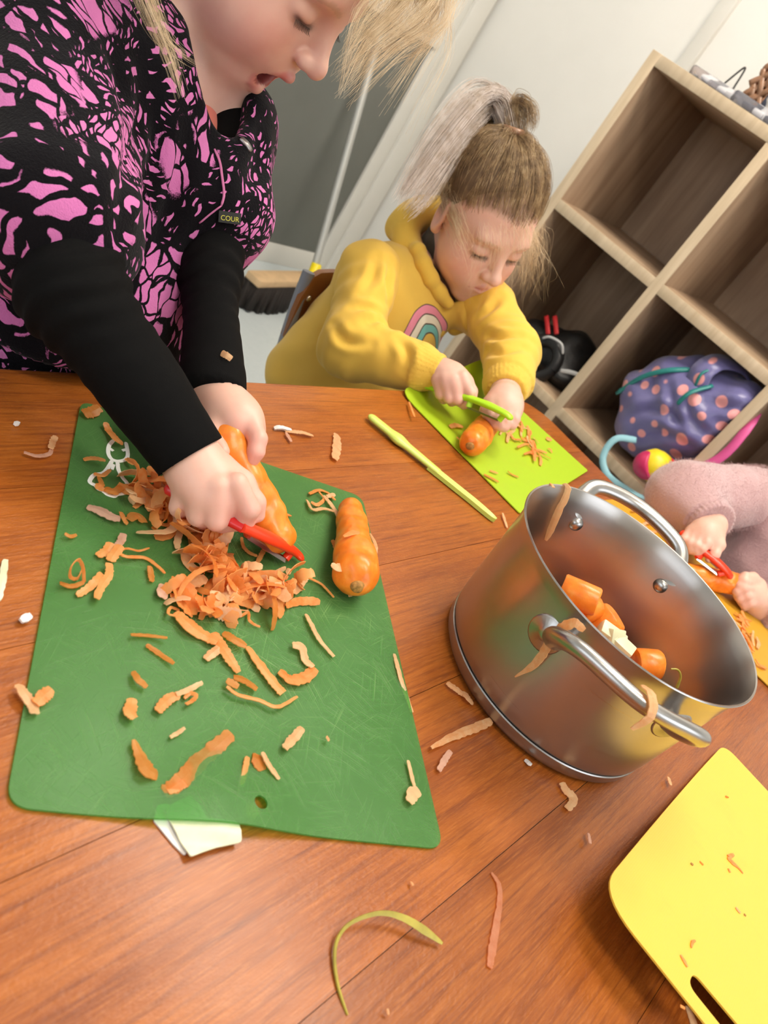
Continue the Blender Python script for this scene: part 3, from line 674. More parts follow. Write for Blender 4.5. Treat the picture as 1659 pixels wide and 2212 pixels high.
# ================================================================== things in the cells
def solid_obj(name, S, res, mat, parent=None, fold=None, loc=None, col=None, cr=()):
    V, F = S.mesh(res)
    if fold or cr:
        N = S.normals(V, res)
        for sd, sc_, am in fold or (): V = V + N * wobble(V, sd, sc_, am)[:, None]
        if cr: V = crease(V, F, N, cr, .008, .010)
    return mk(name, V, F, mat, parent, loc, col=(col(V) if col else None))
zb = zs[1] + TH / 2
# black bag with red straps
r = thing('black_bag', 'black bag with red straps and grey reflective tape in the left shelf cell', 'bag', (-.87, 1.98, zb))
S = Solid()
c0 = ony(1150, 745, 1.90); c1 = ony(1225, 790, 1.93)
S.ell(c0 + (0.0, .02, -.01), (.075, .07, .075), k=.03).ell(c1 + (-.02, .03, .0), (.075, .08, .085), k=.03).ell((-.86, 1.97, zb + .05), (.12, .10, .055), k=.03)
S.ell((-.79, 1.90, zb + .03), (.05, .05, .03), k=.02); S.cut((0, 0, zb + .001), (0, 0, -1), .003); S.cut((cx0 + cw - TH / 2 - .003, 0, 0), (1, 0, 0), .01)
solid_obj('bag_body', S, .006, M['black_bag'], r, [(3, 60, .004), (4, 120, .002)])
cc = ony(1170, 775, 1.855)
a = np.linspace(0, 2 * math.pi, 30); P = np.stack([cc[0] + .045 * np.cos(a), 1.848 + .012 * np.sin(a), cc[2] + .045 * np.sin(a) * 1.1], 1); V, Fc = tube_geo(P, .016, 10, cap=False); mk('rolled_collar', V, Fc, M['black_bag'], r)
for px in (1180, 1198):
    P = [ony(px, 682, 1.88), ony(px + 2, 700, 1.868), ony(px + 4, 722, 1.86)]; V, Fc = ribbon_geo(np.array(P), .012, .002, up=(0, -1, .3), rough=.02); mk('strap', V, Fc, M['red_strap'], r)
P = [ony(1210, 800, 1.846), ony(1240, 806, 1.842), ony(1270, 822, 1.85)]; V, Fc = ribbon_geo(np.array(P), .011, .002, up=(0, -1, .3), rough=.02); mk('reflective_tape', V, Fc, M['reflective'], r)
P = [ony(1172, 730, 1.842), ony(1188, 728, 1.838), ony(1212, 742, 1.840), ony(1216, 765, 1.845)]; V, Fc = ribbon_geo(np.array(P), .006, .002, up=(0, -1, .3), rough=.02); mk('reflective_tape', V, Fc, M['reflective'], r)
P = [ony(1236, 835, 1.84), ony(1232, 850, 1.832), ony(1236, 862, 1.83)]; V, Fc = ribbon_geo(np.array(P), .014, .002, up=(0, -1, .3), rough=.02); mk('strap', V, Fc, M['red_strap'], r)
# polka-dot backpack
r = thing('backpack', 'shiny purple backpack with pink polka dots and teal trim in a shelf cell', 'backpack', (-.50, 1.95, zb))
S = Solid()
A = ony(1375, 905, 1.86); B = ony(1590, 880, 1.92); Cc = ony(1440, 985, 1.80); Dd = ony(1480, 830, 1.93)
for q, rr in ((A + (0.03, .03, 0), (.075, .09, .085)), (ony(1440, 900, 1.86) + (0, .03, 0), (.09, .10, .10)), (ony(1500, 900, 1.85) + (0, .03, 0), (.09, .10, .105)), (ony(1550, 900, 1.86) + (0, .03, 0), (.07, .09, .085)), (ony(1550, 815, 1.92), (.065, .05, .035)), (ony(1405, 858, 1.88), (.075, .07, .055)), (ony(1470, 825, 1.88), (.07, .06, .045)), (ony(1610, 885, 1.86), (.05, .06, .05))): S.ell(q, rr, k=.05)
S.cut((0, 0, zb + .002), (0, 0, -1), .004); S.cut((0, 1.775, 0), (0, -1, 0), .02); S.cut((cx0 + cw + TH / 2 + .003, 0, 0), (-1, 0, 0), .02); S.cut((cx0 + 2 * cw - TH / 2 - .003, 0, 0), (1, 0, 0), .02)
solid_obj('bag_body', S, .006, M['polka'], r, [(5, 45, .006), (6, 100, .0025)], cr=[[(1330, 905), (1420, 885), (1500, 930)], [(1470, 830), (1492, 900), (1550, 960)], [(1440, 815), (1455, 870), (1466, 930)], [(1520, 870), (1580, 880), (1625, 885)], [(1370, 950), (1430, 935), (1490, 960)]])
def bstrip(name, pts, w, mat, y0, par):
    P = [ony(a, b, y) for (a, b, y) in pts]; V, Fc = ribbon_geo(np.array(P), w, .003, up=(-.3, -1, .4), rough=.03); return mk(name, V, Fc, mat, par)
bstrip('teal_binding', [(1330, 850, 1.83), (1385, 815, 1.81), (1440, 800, 1.80), (1490, 798, 1.82)], .012, M['teal_trim'], 0, r)
bstrip('zip_pull', [(1462, 872, 1.765), (1490, 848, 1.765), (1540, 832, 1.80)], .010, M['teal_trim'], 0, r)
bstrip('pink_trim', [(1490, 1022, 1.776), (1560, 985, 1.782), (1610, 930, 1.80), (1634, 892, 1.84)], .022, M['pink_strap'], 0, r)
P = [ony(1500, 838, 1.80), ony(1518, 800, 1.80), ony(1556, 780, 1.83), ony(1604, 796, 1.88), ony(1632, 845, 1.92)]; V, Fc = ribbon_geo(np.array(P), .055, .004, up=(-.4, -1, .5), rough=.02, n=24); mk('flap', V, Fc, M['polka'], r)
bstrip('teal_binding', [(1496, 846, 1.80), (1516, 806, 1.79), (1556, 795, 1.82)], .006, M['teal_trim'], 0, r)
# drink bottle lying in front of the backpack, round cap towards us
bp = ony(1412, 1005, 1.735); ax = unit(ony(1470, 1050, 1.80) - bp)
r = thing('drink_bottle', 'red drink bottle with a round yellow and pink cap lying before the polka-dot backpack', 'bottle', (bp[0], bp[1], bp[2] - .032))
V, Fc = lathe_geo([(0, -.038), (.021, -.031), (.034, -.017), (.038, 0), (.038, .014), (.0, .015)], bp, 32, ax); mk('cap', V, Fc, M['ball_yellow'], r)
S = Solid(); S.ell(bp + V3(-.006, -.010, -.006), (.034, .034, .033)); S.cut(bp + V3(.006, 0, .006), unit(V3(.7, -.2, .7)), .004); V, F = S.mesh(.0025); mk('cap_patch', V, F, M['ball_pink'], r)
V, Fc = lathe_geo([(0, .014), (.034, .015), (.037, .02), (.037, .075), (.030, .083), (0, .084)], bp, 32, ax); mk('bottle_body', V, Fc, M['red_dark'], r)
# pale blue strap hanging over the shelf edge, pink pouch
P = [ony(1375, 950, 1.79), ony(1330, 948, 1.765), ony(1303, 985, 1.75), ony(1312, 1025, 1.74), ony(1350, 1055, 1.72), ony(1385, 1075, 1.70), ony(1415, 1072, 1.71)]
V, Fc = ribbon_geo(np.array(P), .016, .002, up=(-.3, -1, .2), rough=.03, n=40); props(mk('bag_strap', V, Fc, M['blue_strap']), 'pale blue looped bag strap hanging over the shelf edge', 'strap')
S = Solid(); S.ell(ony(1428, 1060, 1.71), (.035, .02, .014), k=.02).ell(ony(1460, 1030, 1.73), (.03, .02, .018), k=.02); props(solid_obj('pink_pouch', S, .004, M['pink_strap'], None, [(8, 90, .003)]), 'small pink fabric pouch sticking out below the drink bottle', 'pouch')

# ================================================================== broom
bl = onz(560, 632, .08); br_ = onz(700, 628, .08)
d_ = unit((br_ - bl) * (1, 1, 0)); nrm_ = V3(-d_[1], d_[0], 0); b0 = V3(*onz(548, 600, .105)); Lb = .40
r = thing('broom', 'push broom with dark bristles, pale wooden head and grey pole leaning by the panel', 'broom', (b0 + d_ * .2) * (1, 1, 0))
Mx = Matrix(((d_[0], nrm_[0], 0, b0[0]), (d_[1], nrm_[1], 0, b0[1]), (0, 0, 1, 0), (0, 0, 0, 1)))
box('broom_head', 0, Lb, -.03, .03, .088, .112, M['broom_wood'], r, .004, Mx)
bv, bf = [], []
rr = random.Random(5)
for i in range(46):
    for j in range(5):
        x = .008 + i * (Lb - .016) / 45; y = -.026 + j * .013; s = rr.uniform(-.012, .012); k = len(bv)
        for (dx, dy, z) in ((-.005, -.006, .09), (.005, -.006, .09), (.005, .006, .09), (-.005, .006, .09), (-.007 + s, -.008 + s, rr.uniform(.0, .012)), (.007 + s, -.008 + s, .003), (.007 + s, .008 + s, .003), (-.007 + s, .008 + s, .003)):
            q = Mx @ Vector((x + dx, y + dy * (1.2 if z < .05 else 1), z)); bv.append(tuple(q))
        bf += [[k, k + 1, k + 5, k + 4], [k + 1, k + 2, k + 6, k + 5], [k + 2, k + 3, k + 7, k + 6], [k + 3, k, k + 4, k + 7], [k + 4, k + 5, k + 6, k + 7], [k + 3, k + 2, k + 1, k]]
o = mk('bristles', bv, bf, M['bristle'], r); o['kind'] = 'stuff'
sk = onz(672, 606, .112); top = at(802, 140, 2.36)
V, Fc = lathe_geo([(0, 0), (.032, 0), (.030, .012), (.018, .03), (.017, .055), (.014, .058), (0, .058)], sk - V3(0, 0, .001), 20, unit(top - sk) * .7 + V3(0, 0, .3)); mk('socket', V, Fc, M['broom_yellow'], r)
top2 = sk + (top - sk) * 1.25; tube('pole', [sk + (top - sk) * .03, top2], .0125, M['broom_pole'], r, 14, 4)

# ================================================================== table: planks along y
X0, X1, Y0, Y1, RC = -.535, .66, -.50, 1.232, .07
tb = thing('table', 'low table of orange stained wooden planks with rounded corners', 'table', (.06, .36, 0))
seams = [X0, -.392, -.258, -.127, .007, .141, .274, .407, .540, X1]
def plank_outline(a, b):
    g = .00025; L = a + (0 if a == X0 else g); R_ = b - (0 if b == X1 else g); pts = []
    def arc(cx_, cy_, t0, t1): return [(cx_ + RC * math.cos(math.radians(t)), cy_ + RC * math.sin(math.radians(t))) for t in np.linspace(t0, t1, 9)]
    pts += arc(X0 + RC, Y0 + RC, 180, 270) if a == X0 else [(L, Y0)]
    pts += arc(X1 - RC, Y0 + RC, 270, 360) if b == X1 else [(R_, Y0)]
    pts += arc(X1 - RC, Y1 - RC, 0, 90) if b == X1 else [(R_, Y1)]
    pts += arc(X0 + RC, Y1 - RC, 90, 180) if a == X0 else [(L, Y1)]
    return pts
for a, b in zip(seams[:-1], seams[1:]):
    bm_ = bmesh.new(); f = bm_.faces.new([bm_.verts.new((x, y, TZ)) for x, y in plank_outline(a, b)]); f.normal_update()
    ex = bmesh.ops.extrude_face_region(bm_, geom=[f]); vs = [g for g in ex['geom'] if isinstance(g, bmesh.types.BMVert)]; bmesh.ops.translate(bm_, verts=vs, vec=(0, 0, -.028))
    bmesh.ops.recalc_face_normals(bm_, faces=bm_.faces[:])
    te = [e for e in bm_.edges if all(abs(v.co.z - TZ) < 1e-5 for v in e.verts)]
    inner = [e for e in te if abs(e.verts[0].co.x - e.verts[1].co.x) < 1e-5 and abs(e.verts[0].co.x - X0) > 1e-3 and abs(e.verts[0].co.x - X1) > 1e-3]
    outer = [e for e in te if e not in inner]
    bmesh.ops.bevel(bm_, geom=outer, offset=.004, segments=3, affect='EDGES', profile=.5)
    bm_obj('plank', bm_, M['plank'], tb, smooth=True, auto=40)
for x in (X0 + .10, X1 - .10):
    for y in (Y0 + .10, Y1 - .10): box('leg', x - .03, x + .03, y - .03, y + .03, 0, TZ - .028, M['table_wood_dark'], tb, .006)
for x in (X0 + .10, X1 - .10): box('apron', x - .012, x + .012, Y0 + .13, Y1 - .13, TZ - .10, TZ - .028, M['table_wood_dark'], tb)
for y in (Y0 + .10, Y1 - .10): box('apron', X0 + .13, X1 - .13, y - .012, y + .012, TZ - .10, TZ - .028, M['table_wood_dark'], tb)

# ================================================================== flexible mats
from mathutils.geometry import delaunay_2d_cdt
def round_poly(P, rad, seg=8):
    P = [np.array(p, float) for p in P]; out = []
    for i, p in enumerate(P):
        r = rad[i] if np.ndim(rad) else rad; a, b = unit(P[i - 1] - p), unit(P[(i + 1) % len(P)] - p)
        c = math.acos(max(-1, min(1, a @ b))); tl = r / math.tan(c / 2); p0, p1 = p + a * tl, p + b * tl
        for t in np.linspace(0, 1, seg + 1): out.append((1 - t) ** 2 * p0 + 2 * t * (1 - t) * p + t * t * p1)
    return np.array(out)
def inside(Q, poly):
    x, y = Q[:, 0], Q[:, 1]; r = np.zeros(len(Q), bool)
    for (x0, y0), (x1, y1) in zip(poly, np.roll(poly, -1, 0)):
        c = ((y0 > y) != (y1 > y)); r ^= c & (x < (x1 - x0) * (y - y0) / ((y1 - y0) if y1 != y0 else 1e-12) + x0)
    return r
def densify(P, d):
    out = []
    for a, b in zip(P, np.roll(P, -1, 0)):
        n = max(1, int(np.linalg.norm(b - a) / d)); out += [a + (b - a) * i / n for i in range(n)]
    return np.array(out)
def flat_mat(name, outline, holes, zf, thick, mat, label, cat='cutting mat', step=.012, parent=None):
    loops = [densify(outline, step)] + [np.array(h) for h in holes]; vs = []; es = []
    for L in loops:
        k = len(vs); vs += [tuple(p) for p in L]; es += [(k + i, k + (i + 1) % len(L)) for i in range(len(L))]
    lo, hi = outline.min(0), outline.max(0); g = np.stack(np.meshgrid(np.arange(lo[0], hi[0], step), np.arange(lo[1], hi[1], step)), -1).reshape(-1, 2)
    ok = inside(g, loops[0])
    for h in holes: ok &= ~inside(g, np.array(h))
    allp = np.array(vs)
    for i, p in enumerate(g):
        if ok[i] and np.min(np.hypot(*(allp - p).T)) > step * .5: vs.append(tuple(p))
    r = delaunay_2d_cdt([Vector(v) for v in vs], es, [], 2, 1e-7)
    V2 = np.array([tuple(v) for v in r[0]]); T = [f for f in r[2]]; z = zf(V2[:, 0], V2[:, 1]); n = len(V2)
    V = np.concatenate([np.c_[V2, z + thick], np.c_[V2, z]]); Fc = []; cnt = {}
    cen = np.array([V2[list(q)].mean(0) for q in T]); bad = np.zeros(len(T), bool)
    for h in holes: bad |= inside(cen, np.array(h))
    bad |= ~inside(cen, loops[0])
    for f in [q for q, x in zip(T, bad) if not x]:
        a = V2[f[1]] - V2[f[0]]; b = V2[f[2]] - V2[f[0]]; f = list(f) if a[0] * b[1] - a[1] * b[0] > 0 else list(f)[::-1]
        Fc.append(f); Fc.append([i + n for i in f[::-1]])
        for i in range(3): cnt[(f[i], f[(i + 1) % 3])] = 1
    for (a, b) in list(cnt):
        if (b, a) not in cnt: Fc.append([b, a, a + n, b + n])
    o = mk(name, V, Fc, mat, parent, smooth=True, auto=50, loc=None if parent is not None else (outline[:, 0].mean(), outline[:, 1].mean(), TZ))
    if label: props(o, label, cat)
    return o
X2 = lambda *P: np.array([onz(a, b)[:2] for a, b in P])
gm = X2((174, 870), (780, 1077), (954, 1838), (8, 1748))
GZ = lambda x, y: TZ + .0012 + .0075 * np.exp(-(((x + .103) / .040) ** 2 + ((y - .275) / .045) ** 2)) + 0 * x
hc = onz(557, 1741, TZ + .003)[:2]; hole = [(hc[0] + .0046 * math.cos(a), hc[1] + .0046 * math.sin(a)) for a in np.linspace(0, 2 * math.pi, 24, endpoint=False)]
green = flat_mat('cutting_mat', round_poly(gm, [.012, .014, .013, .014]), [hole], GZ, .0016, M['mat_green'], 'large translucent green cutting mat with a hanging hole and scratches')
GT = TZ + .0029                                         # upper face of the green mat
def gz(p): return GZ(p[0], p[1]) + .0017
# white printed outline on the green mat
def pr(pts, w):
    P = np.array([onz(a, b, GT + .0002) for a, b in pts]); V, Fc = ribbon_geo(P, w, .0003, rough=.04, n=max(12, len(P) * 5)); mk('printed_outline', V, Fc, M['white_print'], green, smooth=False)
pr([(246, 950), (236, 962), (234, 978), (241, 991), (255, 996), (270, 993), (276, 984), (275, 970), (272, 955)], .0034)
pr([(236, 967), (245, 974)], .0028); pr([(275, 970), (264, 973)], .0028)
pr([(243, 994), (232, 1012), (222, 1022), (205, 1025), (196, 1034), (195, 1042), (206, 1048)], .0034)
pr([(254, 998), (256, 1014), (264, 1030), (273, 1041), (279, 1052)], .0034); pr([(246, 1003), (242, 1014)], .0026)
pr([(206, 1048), (212, 1056), (222, 1060), (232, 1068), (246, 1072), (254, 1068), (266, 1066), (278, 1062)], .0030)
lm = X2((862, 848), (1040, 812), (1268, 1019), (1121, 1112))
LZ = lambda x, y: TZ + .0012 + np.clip(-.50 - x, 0, 1) ** 1.3 * 1.1 * (0.35 + .65 * np.clip((y - .9) / .15, 0, 1))
lime = flat_mat('cutting_mat', round_poly(lm, [.022, .02, .004, .004]), [], LZ, .0014, M['mat_lime'], 'bright lime green cutting mat in front of the child in the yellow hoodie')
ym = np.array([(.066, .860), (.345, .870), (.365, .50), (.064, .484)])
YZ = lambda x, y: TZ + .003 + .032 * np.clip((.80 - y) / .32, 0, 1) ** 1.4
slot = round_poly([(.143, .503), (.267, .509), (.267, .532), (.143, .520)], .0075, 6)
yel = flat_mat('cutting_mat', round_poly(ym, [.018, .02, .03, .034]), [slot], YZ, .0016, M['mat_yellow'], 'yellow cutting mat with a long handle slot at the lower right corner of the picture')
gd = np.array([(-.277, 1.268), (.075, 1.300), (.075, 1.088), (-.287, 1.045)])
gold = flat_mat('cutting_mat', round_poly(gd, .012), [], lambda x, y: TZ + .0012 + 0 * x, .0014, M['mat_gold'], 'golden yellow cutting mat behind the pot in front of the pink jumper')

# ================================================================== pot
PC = V3(-.090, .663, TZ); PH = .142
pot = thing('cooking_pot', 'large brushed steel cooking pot with two loop handles and a flared rim', 'pot', PC)
V, Fc = lathe_geo([(0, .017), (.112, .017), (.1135, .0175), (.1150, .020), (.1162, .030), (.1185, .075), (.1205, .115), (.1216, .128), (.1236, .136), (.1262, .1405), (.1268, .1418), (.1262, .1428), (.1248, .1424), (.1222, .1375), (.1200, .128), (.1185, .112), (.1165, .075), (.1145, .035), (.1130, .026), (.1090, .0205), (0, .0200)], PC, 128)
mk('pot_body', V, Fc, M['steel'], pot, auto=45)
V, Fc = lathe_geo([(0, .0005), (.106, .0005), (.1105, .002), (.1138, .006), (.1146, .010), (.1150, .0158), (.1142, .0168), (0, .0169)], PC, 128); mk('base_plate', V, Fc, M['steel_base'], pot, auto=35)
def cyl(th, r, z): a = math.radians(th); return PC + V3(r * math.cos(a), r * math.sin(a), z)
for c in (118, -62):
    P = [cyl(c - 27, .1215, .108), cyl(c - 27, .132, .113), cyl(c - 25, .148, .126), cyl(c - 18, .161, .139), cyl(c, .168, .142), cyl(c + 18, .161, .139), cyl(c + 25, .148, .126), cyl(c + 27, .132, .113), cyl(c + 27, .1215, .108)]
    Q = catmull(P, 56); rad = np.interp(np.linspace(0, 1, 56), [0, .10, .25, .4, .6, .75, .90, 1], [.0095, .0098, .0092, .0080, .0080, .0092, .0098, .0095])
    V, Fc = tube_geo(Q, rad, 16, .80, up=(0, 0, 1)); h = mk('handle', V, Fc, M['steel_polished'], pot, auto=60)
    for s in (-27, 27):
        th = c + s; a = math.radians(th); ax = V3(math.cos(a), math.sin(a), 0)
        V, Fc = lathe_geo([(0, 0), (.016, 0), (.0165, .0012), (.0150, .0020), (.0072, .0022), (.0062, .0036), (.003, .0042), (0, .0043)], cyl(th + (4 if s > 0 else -4), .1190, .104), 24, ax); mk('mounting_plate', V, Fc, M['steel_polished'], h)
        V, Fc = lathe_geo([(0, .0055), (.004, .005), (.0066, .0030), (.0078, 0), (0, -.001)], cyl(th, .1187, .108), 24, -ax); mk('rivet', V, Fc, M['steel_polished'], pot, auto=70)
# chopped vegetables in the pot
def chunk(c, ax, r0, r1, L, mat, name, label, cat, group=None, seed=0):
    V, Fc = lathe_geo([(0, -L / 2), (r0 * .93, -L / 2), (r0, -L / 2 + .0015), ((r0 + r1) / 2 * 1.01, 0), (r1, L / 2 - .0015), (r1 * .92, L / 2), (0, L / 2)], c, 18, ax)
    V = V + wobble(V, seed + 3, 160, .0010)[:, None] * unit(V3(.3, .5, .8)); return props(mk(name, V, Fc, mat, auto=40), label, cat, group)
zp = TZ + .020
PG = 'chopped vegetables in the pot'
chunk(onz(1252, 1287, zp + .062), V3(.8, .3, .35), .016, .014, .036, M['carrot'], 'carrot_chunk', 'topmost thick carrot chunk in the pot, half hidden by the near rim', 'carrot', PG, 1)
chunk(onz(1262, 1315, zp + .048), V3(.2, .9, .1), .015, .014, .026, M['carrot'], 'carrot_chunk', 'carrot chunk just below the topmost one in the pot', 'carrot', PG, 2)
chunk(onz(1310, 1343, zp + .046), V3(.1, .3, .9), .017, .016, .022, M['carrot'], 'carrot_chunk', 'round carrot slice in the pot between the orange chunks and pale cubes', 'carrot', PG, 3)
chunk(onz(1398, 1436, zp + .042), V3(.5, .6, .4), .016, .015, .024, M['carrot'], 'carrot_chunk', 'carrot chunk at the right of the pale cubes in the pot', 'carrot', PG, 4)
def cube(c, s, ang, lab):
    b = box_bm(-s * .6, s * .6, -s / 2, s / 2, -s / 2, s / 2, .0015, 2, M=Matrix.Translation(Vector(c)) @ Matrix.Rotation(ang, 4, 'Z') @ Matrix.Rotation(ang * .7, 4, 'X'))
    props(bm_obj('parsnip_cube', b, M['leek'], smooth=True, auto=40), lab, 'vegetable', PG)
cube(onz(1310, 1368, zp + .046), .016, .5, 'pale yellow vegetable cube in the pot, uppermost of the four'); cube(onz(1322, 1376, zp + .046), .017, 1.2, 'pale vegetable cube in the pot, next to the uppermost one')
cube(onz(1338, 1384, zp + .044), .012, 2.0, 'smallest white vegetable cube in the pot'); cube(onz(1342, 1402, zp + .044), .017, .2, 'pale vegetable cube in the pot nearest the rim')
rr = random.Random(11); k = 0
for ring, n, z in ((.085, 12, .012), (.050, 8, .014), (.018, 3, .014), (.070, 9, .030), (.035, 5, .032)):
    for i in range(n):
        a = 2 * math.pi * i / n + ring * 40; c = PC + V3(ring * math.cos(a), ring * math.sin(a), .020 + z); k += 1
        if k % 3: chunk(c, V3(rr.uniform(-1, 1), rr.uniform(-1, 1), rr.uniform(.1, .6)), .0145, .013, .024, M['carrot'], 'carrot_chunk', 'carrot chunk lying deep inside the pot', 'carrot', 'carrot chunks deep in the pot', k)
        else:
            b = box_bm(-.009, .009, -.008, .008, -.008, .008, .0015, 2, M=Matrix.Translation(Vector(c)) @ Matrix.Rotation(a, 4, 'Z')); props(bm_obj('parsnip_cube', b, M['leek'], smooth=True, auto=40), 'pale vegetable cube lying deep inside the pot', 'vegetable', 'pale cubes deep in the pot')
P = [onz(1462, 1485, TZ + .085), onz(1470, 1462, TZ + .095), onz(1464, 1447, TZ + .10), onz(1449, 1445, TZ + .098)]
props(tube('stem_curl', P, [.0016, .0012, .001, .0008], M['stem_green'], None, 8, 18), 'thin yellow-green curl sticking up inside the pot rim', 'scrap')
# ================================================================== knife
k0, k1 = onz(795, 893, TZ + .008), onz(1071, 1122, TZ + .004)
kd = unit(k1 - k0); ks = unit(np.cross(V3(0, 0, 1), kd)); KL = np.linalg.norm(k1 - k0)
r = thing('plastic_knife', 'pale lime plastic knife lying between the two green mats', 'knife', (k0 + k1) / 2 * (1, 1, 0) + V3(0, 0, TZ))
S = Solid(); S.cap(k0 + kd * .009, k0 + kd * .050, .0074, .0081, .01).cap(k0 + kd * .050, k0 + kd * .112, .0081, .0062, .01); V, F = S.mesh(.0016)
V[:, 2] = TZ + .0005 + (V[:, 2] - V[:, 2].min()) * .55; mk('knife_handle', V, F, M['knife_green'], r)
n = 30; V = []; Fc = []
for i in range(n + 1):
    u = i / n; c = k0 + kd * (.100 + (KL - .100) * u); w = .0059 * (1 - .10 * u) * math.sqrt(max(0, 1 - max(0, (u - .72) / .28) ** 2)) + .0003; sh_ = -.004 * max(0, (u - .6) / .4) ** 2
    for s, z in ((-1, .0065), (.3, .0085), (1, .0050), (1, .0012), (-1, .0012)): q = c + ks * (s * w + sh_); V.append((q[0], q[1], TZ + z))
for i in range(n):
    for j in range(5): a, b = i * 5 + j, i * 5 + (j + 1) % 5; Fc.append([a, b, b + 5, a + 5])
Fc += [[4, 3, 2, 1, 0], [n * 5 + j for j in range(5)]]; mk('knife_blade', V, Fc, M['knife_green'], r, auto=40)
# ================================================================== carrots and peelers
def carrot(a, b, ra, rb, label, bumps, stub=True, name='carrot', flats=(), res=.0016):
    """a carrot from its crown a to its tip b"""
    S = Solid(); a = np.asarray(a, float); b = np.asarray(b, float); n = 5; ax = unit(b - a)
    for i in range(n):
        u0, u1 = i / n, (i + 1) / n; f = lambda u: (ra + (rb - ra) * u) * (1 + bumps * math.sin(u * 9))
        S.cap(a + (b - a) * u0, a + (b - a) * u1, f(u0), f(u1), .004)
    for p, nn in flats: S.cut(p, nn, .003)
    r = thing(name, label, 'carrot', (a + b) / 2 * (1, 1, 0) + V3(0, 0, TZ))
    V, F = S.mesh(res); V = V + S.normals(V) * (wobble(V, 4, 190, .0009) + wobble(V, 9, 420, .0003))[:, None]
    mk('carrot_flesh', V, F, M['carrot'], r)
    if stub:
        e = a - ax * ra * .92; V, Fc = lathe_geo([(0, -.0030), (.0035, -.0035), (.0050, -.0025), (.0068, .0005), (.0075, .003), (0, .006)], e, 18, ax); V = V + wobble(V, 2, 700, .0006)[:, None] * ax
        mk('crown', V, Fc, M['carrot_core'], r)
    return r
def peeler(name, label, he, hf, tip, bl0, bl1, mat, hmat, hr=.0062, fw=.0075, up=None, yoke=None):
    """straight peeler: handle from its end he to hf, frame arching on to the tip, blade from bl0 to bl1"""
    he, hf, tip, bl0, bl1 = [np.asarray(x, float) for x in (he, hf, tip, bl0, bl1)]; up = V3(0, 0, 1) if up is None else up
    r = thing(name, label, 'peeler', (he + tip) / 2 * (1, 1, 0) + V3(0, 0, TZ))
    V, Fc = tube_geo(catmull([he, he * .7 + hf * .3 + up * .001, hf], 16), np.interp(np.linspace(0, 1, 16), [0, .06, .2, 1], [hr * .5, hr, hr * 1.1, hr]), 14, .75, up); mk('handle', V, Fc, hmat, r, auto=60)
    y = (hf * .2 + tip * .8 + up * .003) if yoke is None else yoke
    V, Fc = tube_geo(catmull([hf - unit(tip - hf) * .004, hf * .6 + tip * .4 + up * .003, y, tip], 22), np.interp(np.linspace(0, 1, 22), [0, .3, .8, .93, 1], [fw * .9, fw, fw * .8, fw * .75, fw * .35]), 12, .55, up); mk('frame', V, Fc, mat, r, auto=60)
    for q, f in ((bl0, hf), (bl1, y)):
        V, Fc = tube_geo(catmull([f, (f + q) / 2 + up * .0004, q], 8), fw * .5, 10, .7, up); mk('frame_arm', V, Fc, mat, r, auto=60)
    sd = unit(np.cross(up, bl1 - bl0)); d = bl1 - bl0; V = []; Fc = []; n = 12
    for i in range(n + 1):
        c = bl0 + d * i / n
        for s, z in ((-.0042, -.0008), (-.0012, .0012), (.0012, .0012), (.0042, -.0008), (.0034, -.0013), (-.0034, -.0013)): V.append(c + sd * s + up * z)
    for i in range(n):
        for j in range(6): a, b = i * 6 + j, i * 6 + (j + 1) % 6; Fc.append([a, b, b + 6, a + 6])
    Fc += [[5, 4, 3, 2, 1, 0], [n * 6 + j for j in range(6)]]; mk('blade', V, Fc, M['blade'], r, smooth=False)
    return r
# carrot held upright by the standing child: crown end in her hand, tip on the mat
carrot(at(488, 950, .646), onz(598, 1156, GT + .018), .0168, .0160, 'long carrot held upright and being peeled by the child in pink and black fleece', .008, stub=False)
carrot(onz(769, 1238, GT + .021), onz(757, 1100, GT + .0125), .0205, .0115, 'half peeled carrot lying on the right edge of the green mat', .05)
carrot(onz(1022, 955, TZ + .021), onz(1084, 880, TZ + .019), .0185, .0155, 'carrot being peeled on the lime green mat', .04)
carrot(at(1592, 1262, 1.165), at(1488, 1240, 1.150), .0165, .0150, 'carrot held over the golden mat by the child in the pink jumper', .04, stub=False)
peeler('peeler', 'red peeler in the fist of the child in the pink and black fleece', at(358, 1052, .603), at(528, 1139, .598), onz(655, 1209, GT + .006), onz(534, 1156, GT + .020), onz(616, 1207, GT + .007), M['red_plastic'], M['red_dark'], .0062, .0075, yoke=onz(632, 1188, GT + .012))
peeler('peeler', 'lime green peeler held over the carrot on the lime green mat', at(910, 830, 1.095), at(1018, 862, 1.060), at(1106, 906, 1.030), at(1012, 880, 1.060), at(1078, 908, 1.040), M['lime_plastic'], M['lime_plastic'], .0066, .0092)
peeler('peeler', 'red peeler held over the carrot by the child in the pink jumper', at(1470, 1150, 1.175), at(1520, 1192, 1.150), at(1580, 1250, 1.135), at(1506, 1206, 1.145), at(1550, 1240, 1.137), M['red_plastic'], M['red_plastic'], .0072, .0105)

